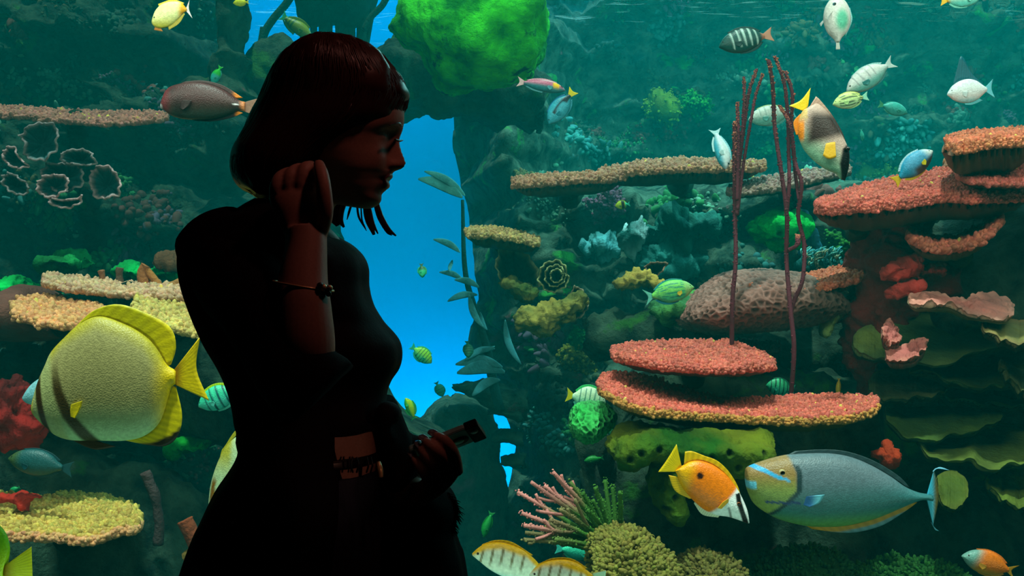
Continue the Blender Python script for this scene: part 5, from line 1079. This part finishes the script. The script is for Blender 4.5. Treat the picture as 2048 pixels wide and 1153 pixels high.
gen('small_reef_fish', 'yellow-green fish with its tail down in the blue just above the phone arm', (812, 796), (830, 840), 4.6, lambda x, y: mixc(lin(60, 180, 60), lin(180, 210, 20), band(y + 4, 8)), slim_fins((50, 170, 90), (60, 180, 80), (60, 160, 90), 4), slim=True, hs=1.7, single=False)
gen('small_reef_fish', 'faint green fish low in the blue opening, right of the yellow-green one', (886, 794), (872, 764), 6.2, bars((40, 180, 150), (40, 180, 150), (20, 140, 110), (30, 50), 3), tang_fins((40, 170, 150), (40, 170, 150), (40, 170, 150), 3), hs=1.3, single=True)
gen('small_reef_fish', 'tiny dark-backed green fish high in the blue opening beside her arm', (846, 556), (842, 527), 5.4, lambda x, y: mixc(lin(50, 200, 130), lin(40, 90, 10), ss(40, 60, x)), tang_fins((40, 160, 60), (40, 190, 130), (20, 90, 60), 5), hs=1.1, yaw=0.4, single=True)
gen('striped_surgeonfish', 'dim striped fish among the pale blades at the edge of the blue', (938, 716), (934, 682), 5.6, bars((40, 120, 80), (30, 110, 80), (16, 60, 44), (20, 34, 48, 62), 2.5), tang_fins((40, 120, 80), (30, 110, 80), (40, 120, 90), 3), hs=1.1, yaw=0.5, single=True)
gen('striped_surgeonfish', 'dark-striped green fish tucked behind the crescent table coral', (1532, 770), (1590, 780), 3.9, bars((60, 190, 130), (50, 170, 140), (10, 50, 44), (16, 30, 44, 58, 72), 2.4), tang_fins((30, 120, 90), (40, 150, 120), (40, 150, 120), 3), hs=1.25)
gen('butterflyfish', 'tiny yellow, black and white butterflyfish beside the purple-grey coral tuft', (1230, 412), (1260, 408), 4.9, lambda x, y: mixc(mixc(lin(170, 190, 10), lin(12, 20, 14), band(x - 52, 14)), lin(60, 200, 160), ss(64, 70, x)), tang_fins((150, 180, 10), (40, 120, 60), (60, 200, 160), 4), hs=1.2, single=True)
gen('small_reef_fish', 'pale blue upright fish left of the red sponge', (1722, 506), (1727, 462), 4.6, lambda x, y: mixc(lin(150, 240, 210), lin(70, 150, 170), ss(24, 34, x)), slim_fins((70, 150, 170), (70, 150, 170), (60, 140, 160)), slim=True, hs=1.3, single=True)
gen('small_reef_fish', 'tiny yellow fish standing upright above the right end of the crescent table coral', (1676, 794), (1678, 756), 3.95, bars((206, 160, 20), (190, 140, 20), (0, 0, 0), (), 1), slim_fins((200, 150, 20), (200, 150, 20), (200, 150, 20)), slim=True, hs=1.0, single=True)
gen('small_reef_fish', 'small green fish just below the green brain coral ball', (1168, 922), (1208, 916), 4.0, bars((30, 140, 50), (30, 120, 60), (0, 0, 0), (), 1), slim_fins((30, 130, 50), (30, 120, 50), (30, 110, 60)), slim=True, hs=1.4, single=True)
gen('small_reef_fish', 'tiny pale fish speck below the striped yellow fish at the right', (1726, 282), (1722, 258), 5.0, bars((60, 180, 160), (60, 180, 160), (0, 0, 0), (), 1), slim_fins((60, 180, 160), (60, 180, 160), (60, 180, 160)), slim=True, hs=1.3, single=True)
gen('small_reef_fish', 'faint teal fish low behind the left reef above the golden coral slab', (18, 985), (40, 975), 4.0, bars((40, 170, 100), (40, 170, 100), (0, 0, 0), (), 1), tang_fins((40, 170, 90), (40, 170, 90), (40, 170, 90)), hs=1.0, single=True)

# ------------------------------------------------------------------ the woman
Y0 = 1.39
SKIN = plain('skin', (0.56, 0.30, 0.23), 0.5, 0.35, bump=0.05, bscale=300)
KNIT = plain('black_cloth', (0.010, 0.010, 0.012), 0.9, 0.06, bump=0.5, bscale=350, bdist=0.001)
TOPM = plain('black_jersey', (0.012, 0.011, 0.014), 0.8, 0.12, bump=0.4, bscale=220, bdist=0.001)
DENIM = plain('dark_denim', (0.035, 0.045, 0.075), 0.85, 0.1, bump=0.5, bscale=420, bdist=0.001)
HAIRM = plain('dark_hair', (0.060, 0.023, 0.018), 0.34, 0.6)
GOLD = plain('gold', (0.85, 0.62, 0.30), 0.4, 0.6, metal=0.4)
NAIL = plain('nail_lacquer', (0.55, 0.55, 0.62), 0.12, 0.6, metal=0.6)
LEATHER = plain('black_leather', (0.012, 0.011, 0.011), 0.35, 0.4)
TEALB = plain('phone_back', (0.34, 0.80, 0.74), 0.4, 0.5)
TEALS = plain('phone_side', (0.45, 0.85, 0.80), 0.35, 0.5)
BLACKG = plain('black_glass', (0.008, 0.009, 0.009), 0.55, 0.2)
LOGO = plain('badge_green_glint', (0.35, 0.75, 0.45), 0.25, 0.5)  # green reflection on the badge painted as its colour
root = empty('person', P(640, 576.5 + CZ / Y0 * F, Y0), 'dark-haired woman in black in profile, one hand at her ear, other holding phone', 'person')

def vloft(rows, Y, D, n=70, nv=48, fold=0.0, ff=9, seed=0, closed=True):
    """rows (py, left, right[, half depth[, centre Y]])"""
    rr = [tuple(r) + ((D,) if len(r) < 4 else ()) for r in rows]; rr = [tuple(r) + ((Y,) if len(r) < 5 else ()) for r in rr]
    s = catmull(np.array(rr, float), n)
    m = 0.5 * (s[:, 1] + s[:, 2]); h = np.maximum(0.5 * (s[:, 2] - s[:, 1]), .5)
    mid = PA(m, s[:, 0], s[:, 4]); hv = PA(m + h, s[:, 0], s[:, 4]) - mid; dp = np.zeros_like(mid); dp[:, 1] = -s[:, 3]
    V, Fc = ringloft(mid, hv, dp, nv)
    if fold:
        N_ = normals(V, Fc); f = np.array([noise.noise(Vector((v[0] * ff * 2.2, v[1] * ff * 2.2 + seed, v[2] * ff * 0.45))) for v in V])
        V = V + N_ * (f * fold)[:, None]
    return V, Fc
# ---- head with its profile
prof = [(417, 722, 742, 12, 0), (412, 690, 753, 28, 0), (404, 655, 761, 44, 0), (396, 628, 763, 54, 0), (388, 612, 762, 62, 1), (381, 604, 764, 67, 8), (374, 598, 766, 71, 11), (367, 592, 768, 74, 10),
        (362, 588, 769, 77, 6), (356, 584, 771, 80, 12), (350, 580, 773, 83, 12), (344, 577, 776, 86, 10), (338, 573, 778, 88, 26), (330, 568, 778, 91, 33), (322, 565, 778, 93, 33), (312, 561, 777, 96, 30),
        (300, 557, 778, 98, 25), (288, 554, 781, 100, 19), (277, 552, 786, 101, 14), (268, 551, 794, 102, 9), (258, 550, 801, 102, 5), (243, 550, 806, 102, 2), (225, 551, 808, 102, 0), (205, 553, 807, 101, 0),
        (180, 560, 800, 98, 0), (150, 576, 782, 90, 0), (120, 605, 748, 72, 0), (100, 640, 705, 45, 0), (92, 662, 680, 18, 0)]
s = catmull(np.array(prof, float), 110); nv = 96; Vh = []
ang = np.linspace(-math.pi, math.pi, nv, endpoint=False)
for r in s:
    mid, hx = 0.5 * (r[1] + r[2]), 0.5 * (r[2] - r[1])
    ca, sa = np.cos(ang), np.sin(ang)
    x = mid + hx * np.sign(ca) * np.abs(ca) ** 0.92
    # nose and lips; sockets and cheek
    wdt = 0.15 if r[0] < 342 else 0.32
    x = x + r[4] * np.exp(-(ang / wdt) ** 2)
    nost = 5 * np.exp(-((np.abs(ang) - 0.17) / 0.07) ** 2) * np.exp(-((r[0] - 331) / 7.0) ** 2)
    x = x + nost * 2
    eye_d = np.exp(-((np.abs(ang) - 0.42) / 0.22) ** 2) * np.exp(-((r[0] - 272) / 11.0) ** 2) * 9
    lid = np.exp(-((np.abs(ang) - 0.42) / 0.13) ** 2) * np.exp(-((r[0] - 279) / 6.0) ** 2) * 6
    chk = np.exp(-((np.abs(ang) - 0.55) / 0.3) ** 2) * np.exp(-((r[0] - 318) / 22.0) ** 2) * 6
    mouth = np.exp(-((np.abs(ang)) / 0.42) ** 2) * np.exp(-((r[0] - 362) / 2.6) ** 2) * 6
    x = x - eye_d * ca + lid + chk * ca - mouth
    yy = Y0 - (r[3] * sa) / F * Y0
    for a_, b_ in zip(x, yy): Vh.append(((a_ - 1024) / F * Y0, b_, CZ - (r[0] - 576.5) / F * Y0))
Fh = grid_faces(110, nv, True).tolist() + [list(range(nv)), list(range(109 * nv, 110 * nv))[::-1]]
chunks = [(np.array(Vh), Fh)]
chunks.append(tube([P(622, 345, 1.39), P(602, 400, 1.39), P(586, 460, 1.39), P(575, 520, 1.40)], [.046, .047, .050, .06], 32, 24))
# ---- torso under the clothes
chunks.append(vloft([(440, 480, 640, .04, 1.40), (480, 420, 680, .06, 1.40), (540, 410, 700, .08, 1.40), (620, 430, 730, .10, 1.41), (700, 470, 775, .10, 1.41), (760, 490, 760, .095, 1.41), (830, 500, 757, .09, 1.41),
                     (860, 502, 758, .09, 1.41), (900, 498, 757, .09, 1.41), (950, 490, 752, .085, 1.41), (1050, 490, 745, .08, 1.41), (1130, 520, 720, .06, 1.41)], 1.4, .09, 80, 48))
# ---- near (right) arm raised to the ear
chunks.append(tube([P(440, 495, 1.33), P(520, 610, 1.25), P(600, 735, 1.19)], [.050, .044, .040], 28, 20))
chunks.append(tube([P(600, 745, 1.19), P(606, 690, 1.185), P(606, 620, 1.19), P(606, 565, 1.20), P(612, 500, 1.215), P(612, 465, 1.225)], [.038, .038, .034, .030, .0255, .0255], 28, 36))
chunks.append(vloft([(486, 574, 652, .020, 1.22), (465, 566, 655, .019, 1.225), (440, 553, 657, .018, 1.23), (410, 541, 655, .017, 1.235), (388, 538, 648, .016, 1.24), (374, 543, 640, .014, 1.245), (366, 552, 632, .010, 1.25)], 1.23, .016, 30, 28))
for k, (bx, by, mx_, my_, tx, ty) in enumerate([(553, 378, 562, 356, 582, 346), (577, 374, 585, 347, 604, 338), (601, 372, 610, 340, 622, 334), (624, 374, 631, 346, 636, 342)]):
    chunks.append(tube([P(bx, by + 24, 1.238), P(bx, by, 1.235), P(mx_, my_, 1.242), P(tx, ty, 1.265), P(tx + 6, ty + 8, 1.285)], [.0085, .0092, .0090, .0080, .0065], 16, 22))
chunks.append(tube([P(640, 462, 1.222), P(648, 425, 1.214), P(648, 385, 1.212), P(643, 350, 1.22), P(637, 326, 1.235)], [.011, .0115, .0098, .0090, .0066], 16, 24))
# ---- far (left) arm and the hand round the phone
chunks.append(tube([P(680, 520, 1.49), P(684, 680, 1.53), P(690, 850, 1.53)], [.028, .030, .034], 24, 16))
chunks.append(tube([P(690, 855, 1.53), P(760, 930, 1.46), P(830, 998, 1.385)], [.036, .032, .025], 24, 20))
chunks.append(vloft([(930, 888, 918, .009, 1.372), (940, 866, 923, .012, 1.374), (952, 850, 918, .013, 1.376), (966, 838, 908, .014, 1.378), (982, 826, 893, .015, 1.38), (998, 815, 872, .017, 1.383), (1010, 812, 852, .017, 1.388)], 1.38, .013, 30, 26))
TIPS = []
for pts, rr in (([(914, 948, 1.370), (910, 920, 1.362), (901, 897, 1.352), (886, 880, 1.350), (868, 871, 1.356)], .0082),
                ([(902, 958, 1.370), (892, 930, 1.358), (878, 908, 1.346), (862, 893, 1.345), (848, 882, 1.352)], .0084),
                ([(884, 966, 1.370), (872, 940, 1.358), (859, 920, 1.347), (848, 906, 1.347), (839, 895, 1.353)], .0080),
                ([(862, 974, 1.372), (852, 952, 1.362), (842, 936, 1.352), (833, 924, 1.352), (825, 914, 1.357)], .0070)):
    W_ = [P(*q) for q in pts]; chunks.append(tube(W_, [rr * 1.12, rr * 1.1, rr * 1.05, rr * .95, rr * .74], 16, 26)); TIPS.append((W_[-1], W_[-2], rr))
chunks.append(tube([P(838, 985, 1.392), P(836, 950, 1.41), P(850, 915, 1.425), P(868, 893, 1.43)], [.011, .011, .0095, .007], 16, 20))
def outward(V, Fc):
    V = np.asarray(V); vol = 0.0
    for f in Fc:
        for k in range(1, len(f) - 1): vol += np.dot(V[f[0]], np.cross(V[f[k]], V[f[k + 1]]))
    return (V, Fc) if vol > 0 else (V, [list(f)[::-1] for f in Fc])
V, Fc, _ = join([outward(a[0] - np.mean(a[0], axis=0), a[1])[:0] or (a[0], outward(a[0] - np.mean(a[0], axis=0), a[1])[1]) for a in chunks])
body = build('body', V, Fc, SKIN, root)
rm = body.modifiers.new('join', 'REMESH'); rm.mode = 'VOXEL'; rm.voxel_size = 0.0023; rm.use_smooth_shade = True
smo = body.modifiers.new('soften', 'SMOOTH'); smo.factor = 0.5; smo.iterations = 3
for tp, pv, rr in TIPS:
    tp = np.array(tp); d = tp - np.array(pv); d /= np.linalg.norm(d); up = np.array([0.25, -0.75, 0.55]); up = up - d * (up @ d); up /= np.linalg.norm(up); sd = np.cross(d, up)
    c = tp + up * rr * .55 + d * .001; t = np.linspace(-1, 1, 12)
    mid = c + np.outer(t, d) * .0085 - np.outer(t ** 2, up) * .0012; wv = np.sqrt(np.clip(1.02 - np.abs(t) ** 3, .05, 1))
    V, Fc = ringloft(mid, np.outer(wv, sd) * rr * .72, np.outer(wv, up) * .0014, 12); build('fingernail', V, Fc, NAIL, root)
# eyebrow and lashes on both sides
for s_ in (-1, 1):
    y = lambda t: Y0 + s_ * t
    V, Fc = tube([P(803, 252, y(.014)), P(796, 247, y(.03)), P(778, 250, y(.05))], [.0016, .0022, .001], 8, 12); build('eyebrow', V, Fc, HAIRM, root)
    V, Fc = tube([P(790, 279, y(.044)), P(798, 282, y(.034)), P(806, 281, y(.024))], [.0012, .0016, .0006], 8, 10); build('eyelashes', V, Fc, HAIRM, root)
V, Fc = vloft([(349, 770, 785, .012), (355, 768, 784.5, .016), (361, 770, 777, .019), (367, 769, 778.5, .018), (373, 768, 779, .014), (378, 768, 775, .009)], Y0, .015, 18, 20)
build('lips', V, Fc, plain('lips', (0.35, 0.12, 0.11), 0.35, 0.4), root)
# ---- hair: a bob over the skull, with strands lying on it
hr = [(73, 642, 676, .018), (79, 618, 706, .040), (90, 597, 737, .060), (100, 584, 754, .070), (112, 571, 768, .077), (137, 550, 789, .086), (152, 543, 801, .088), (168, 533, 811, .089), (190, 524, 819, .089), (207, 517, 812, .088),
      (226, 508, 806, .089), (242, 500, 799, .090), (260, 492, 780, .090), (283, 480, 742, .091), (306, 469, 708, .093), (336, 466, 674, .094), (358, 471, 655, .092), (374, 483, 640, .086), (386, 499, 622, .076), (396, 514, 606, .06)]
V, Fc = vloft(hr, Y0, .08, 90, 72, 0.0035, 30, 3)
hs = catmull(np.array([r + (Y0,) for r in hr], float), 60)
ch = [(V, Fc)]
for k in range(1300):
    a = random.uniform(0, 2 * math.pi); i0 = random.randint(0, 8) if random.random() < .75 else random.randint(8, 40); i1 = random.randint(48, 59)
    if i1 - i0 < 8: continue
    m = 12; ii = np.linspace(i0, i1, m).astype(int); rws = hs[ii]
    aa = a + np.linspace(0, random.uniform(-.12, .12), m)
    mid = 0.5 * (rws[:, 1] + rws[:, 2]); hx = 0.5 * (rws[:, 2] - rws[:, 1])
    base = PA(mid + (hx - 2.2) * np.cos(aa), rws[:, 0], Y0); ox = 0.0012 * random.uniform(-.5, .8)
    base[:, 1] = Y0 - (rws[:, 3] - 0.0012 + ox) * np.sin(aa); base[:, 0] += ox * np.cos(aa)
    q, f = tube(base, np.array([.0006] + [.0013] * (m - 2) + [.0005]), 4, m, True); ch.append((q, f))
for pts, rr in (([(684, 392), (670, 412), (666, 432), (676, 452)], .0085), ([(694, 396), (684, 415), (680, 438), (688, 455)], .005), ([(664, 400), (660, 420), (664, 444)], .004), ([(704, 405), (698, 425), (694, 440)], .0018), ([(714, 410), (718, 435), (733, 462)], .0018),
                ([(722, 412), (724, 440), (732, 458)], .0012), ([(732, 408), (738, 440), (748, 470)], .0062), ([(738, 412), (745, 445), (756, 468)], .003), ([(752, 400), (762, 432), (776, 458), (792, 472)], .0036), ([(748, 405), (757, 436), (774, 464), (784, 471)], .002)):
    ch.append(tube([P(x, y, 1.45) for x, y in pts], [rr * .9] + [rr] * (len(pts) - 2) + [rr * .35], 8, 16))
V, Fc, _ = join(ch); build('hair', V, Fc, HAIRM, root)
# ---- clothes
V, Fc = vloft([(462, 560, 662, .05, 1.45), (474, 560, 672, .08, 1.43), (484, 560, 690, .11, 1.42), (498, 560, 709, .12, 1.42), (515, 560, 724, .125, 1.42), (538, 560, 733, .125, 1.42), (575, 560, 735, .125, 1.42), (610, 560, 746, .12, 1.42), (640, 560, 766, .108, 1.42), (668, 560, 786, .11, 1.415), (690, 560, 798, .11, 1.41),
               (714, 560, 801, .11, 1.41), (736, 560, 796, .108, 1.41), (762, 560, 781, .105, 1.41), (790, 560, 773, .103, 1.41), (815, 560, 777, .102, 1.41), (832, 560, 780, .10, 1.41), (846, 560, 769, .098, 1.41), (855, 570, 760, .094, 1.41)], 1.42, .1, 90, 60, 0.004, 14, 2)
build('crop_top', V, Fc, TOPM, root)
V, Fc = tube([P(784, 832, 1.40), P(776, 826, 1.345), P(762, 834, 1.32)], [.012, .016, .01], 12, 12); V = displace(V, Fc, .004, 40, 3); build('tie_knot', V, Fc, TOPM, root)
coatL = [(402, 511, 590, .05), (412, 492, 612, .07), (422, 474, 630, .08), (432, 452, 640, .09), (440, 424, 645, .10), (450, 398, 648, .105), (468, 379, 650, .11), (498, 367, 652, .12), (527, 365, 654, .125), (566, 370, 660, .125), (610, 383, 670, .12), (677, 412, 686, .12), (730, 440, 692, .12),
         (780, 461, 692, .12), (815, 472, 692, .12), (840, 476, 692, .12), (855, 482, 692, .12), (875, 480, 692, .12), (893, 485, 692, .12), (906, 480, 694, .125), (935, 462, 697, .13), (975, 440, 702, .14), (1025, 419, 702, .15), (1060, 404, 698, .155), (1120, 385, 690, .16), (1170, 370, 684, .165),
         (1400, 320, 670, .18), (1800, 280, 660, .2), (2200, 270, 655, .21)]
V, Fc = vloft(coatL, 1.375, .12, 200, 72, 0.006, 9, 5)
coat = build('coat', V, Fc, KNIT, root)
V, Fc = vloft([(800, 752, 786, .03, 1.40), (830, 752, 797, .05, 1.41), (860, 758, 812, .06, 1.42), (900, 763, 836, .07, 1.44), (950, 766, 858, .08, 1.45), (985, 766, 894, .08, 1.46), (1006, 766, 910, .08, 1.46), (1028, 766, 915, .08, 1.46), (1049, 766, 906, .08, 1.46), (1068, 768, 910, .09, 1.46), (1097, 758, 922, .09, 1.46),
               (1149, 756, 935, .10, 1.46), (1400, 760, 965, .14, 1.45), (1800, 750, 990, .17, 1.45), (2200, 740, 1000, .18, 1.45)], 1.45, .08, 150, 60, 0.008, 10, 9)
build('coat_front_panel', V, Fc, KNIT, root)
V, Fc = tube([P(432, 480, 1.34), P(470, 545, 1.30), P(540, 640, 1.235), P(590, 735, 1.19), P(640, 790, 1.185)], [.055, .058, .055, .050, .052], 36, 40)
V = displace(V, Fc, .004, 16, 3); build('sleeve', V, Fc, KNIT, root)
V, Fc = tube([P(676, 492, 1.49), P(681, 520, 1.49), P(684, 580, 1.50), P(684, 680, 1.53), P(700, 850, 1.54), P(760, 895, 1.49), P(812, 935, 1.45), P(846, 952, 1.44)], [.012, .030, .037, .038, .044, .044, .052, .058], 36, 50)
V = displace(V, Fc, .006, 14, 3); build('sleeve', V, Fc, KNIT, root)
fur = []
for k in range(260):
    py = random.uniform(975, 1060); px = np.interp(py, [975, 1006, 1028, 1049, 1060], [880, 908, 913, 904, 905]) - random.uniform(0, 14)
    a = np.array(P(px, py, 1.45)); d = np.array([random.uniform(.2, 1), random.uniform(-1, .2), random.uniform(-1, .1)]); d = d / np.linalg.norm(d) * random.uniform(.008, .016)
    fur.append(tube([a, a + d * .5, a + d + [0, 0, -.003]], [.0011, .0009, .0003], 4, 4))
V, Fc, _ = join(fur); o = build('fur_trim', V, Fc, KNIT, root); o['kind'] = 'stuff'
V, Fc = vloft([(940, 500, 757, .094, 1.41), (960, 495, 762, .10, 1.41), (1010, 490, 767, .105, 1.41), (1080, 490, 768, .11, 1.41), (1153, 500, 766, .11, 1.41), (1230, 520, 760, .10, 1.41)], 1.41, .1, 50, 48, 0.002, 20, 1)
J = [(V, Fc)]
for sx, sy in ((560, 1.34), (690, 1.47)):
    J.append(tube([P(sx, 1150, sy), P(sx, 1500, sy), P(sx - 5, 1800, sy), P(sx - 8, 2150, sy), P(sx - 10, 2430, sy)], [.085, .078, .058, .055, .042], 28, 40))
V, Fc, _ = join(J); build('jeans', V, Fc, DENIM, root)
V, Fc = vloft([(902, 505, 761, .098), (906, 500, 762, .100), (916, 500, 763, .100), (920, 505, 762, .098)], 1.41, .1, 12, 60); build('belt', V, Fc, LEATHER, root)
V, Fc = tube([P(757, 925, 1.335), P(760, 938, 1.33), P(762, 955, 1.33)], [.003, .004, .003], 8, 10); build('belt_buckle', V, Fc, GOLD, root)
lc = []
for x in (706, 713, 733, 741):
    lc.append(tube([P(x, 915, 1.318), P(x + (4 if x % 2 else -4), 930, 1.316), P(x, 946, 1.318)], [.0013] * 3, 6, 8))
V, Fc, _ = join(lc); build('waist_laces', V, Fc, LEATHER, root)
for sx, sy in ((552, 1.34), (684, 1.47)):
    c = P(sx + 30, 2480, sy); V, Fc = uvsphere((c[0], c[1], 0.0), (.13, .046, .075), 20, 28); V[:, 2] = np.maximum(V[:, 2], 0.001); build('shoe', V, Fc, LEATHER, root)
# bracelet with beads
br = empty('bracelet', root.location); br.parent = root; br.location = (0, 0, 0); WORLD[br.name] = WORLD[root.name]
a = np.linspace(0, 2 * math.pi, 41); cx, cy, cz = P(607, 576, 1.20)
ring = np.stack([cx + .0355 * np.cos(a), cy + .0355 * np.sin(a), cz - .006 * np.cos(a) + .002], 1)
V, Fc = tube(ring, .0014, 8, 60, False); build('bangle', V, Fc, GOLD, br)
for k, (x, y, r) in enumerate([(640, 572, .0042), (647, 576, .0046), (654, 579, .0046), (659, 577, .004), (657, 588, .0036), (650, 585, .003), (643, 580, .003)]):
    V, Fc = uvsphere(P(x, y, 1.172 + .002 * k), r, 8, 10); build('bead', V, Fc, GOLD if k % 2 else LEATHER, br)
# ---- the phone in her hand
ph = empty('phone', P(900, 890, 1.38), 'grey-green smartphone with a black camera bar held in the woman\'s lower hand', 'phone')
u = np.array([0.93, 0.0, 0.37]); u /= np.linalg.norm(u); v_ = np.array([0.09, 0.90, -0.43]); v_ -= u * (v_ @ u); v_ /= np.linalg.norm(v_); n_ = np.cross(u, v_); n_ = n_ if n_[1] < 0 else -n_
o_ = np.array(P(931, 859, 1.352))           # upper corner of the body beside the camera bar
def slab(c, lu, lv, ln, r=.004, k=5):
    pts = []
    for (sx, sy, a0) in ((1, 1, 0), (-1, 1, 90), (-1, -1, 180), (1, -1, 270)):
        for q in range(k): t = math.radians(a0 + 90 * q / (k - 1)); pts.append((sx * (lu - r) + r * math.cos(t), sy * (lv - r) + r * math.sin(t)))
    V = []
    for z, sc_ in ((-ln, .975), (-ln * .8, 1), (ln * .8, 1), (ln, .975)):
        for x, y in pts: V.append(c + u * x * sc_ + v_ * y * sc_ + n_ * z)
    m = len(pts); Fc = grid_faces(4, m, True).tolist() + [list(range(m))[::-1], list(range(3 * m, 4 * m))]
    return np.array(V), Fc
Lh, Wh, Th = .041, .032, .0042
V, Fc = slab(o_ - u * Lh + v_ * Wh - n_ * Th, Lh, Wh, Th); build('phone_body', V, Fc, TEALB, ph, smooth=False)
V, Fc = slab(o_ - u * Lh + v_ * Wh - n_ * Th, Lh + .0006, Wh + .0006, Th * .55); build('phone_frame', V, Fc, TEALS, ph, smooth=False)
V, Fc = slab(o_ + u * .0085 + v_ * Wh - n_ * (Th - .0006), .0095, Wh + .0012, Th + .0014, .003); cb = build('camera_bar', V, Fc, BLACKG, ph, smooth=False)
def disc(c, ru, rv, ln, k=24):
    a = np.linspace(0, 2 * math.pi, k, endpoint=False); V = [c + u * ru * math.cos(t) * s_ + v_ * rv * math.sin(t) * s_ + n_ * z for z, s_ in ((-ln, 1), (ln * .5, 1), (ln, .9)) for t in a]
    return np.array(V), grid_faces(3, k, True).tolist() + [list(range(k))[::-1], list(range(2 * k, 3 * k))]
V, Fc = disc(o_ + u * .0085 + v_ * .016 + n_ * .0022, .0055, .0085, .001); build('camera_lens', V, Fc, TEALS, cb)
V, Fc = disc(o_ - u * .016 + v_ * .037 + n_ * .0004, .0125, .0155, .0008); bd = build('badge', V, Fc, BLACKG, ph)
V, Fc = disc(o_ - u * .019 + v_ * .035 + n_ * .0014, .0085, .0095, .0006); build('badge_disc', V, Fc, LOGO, bd)
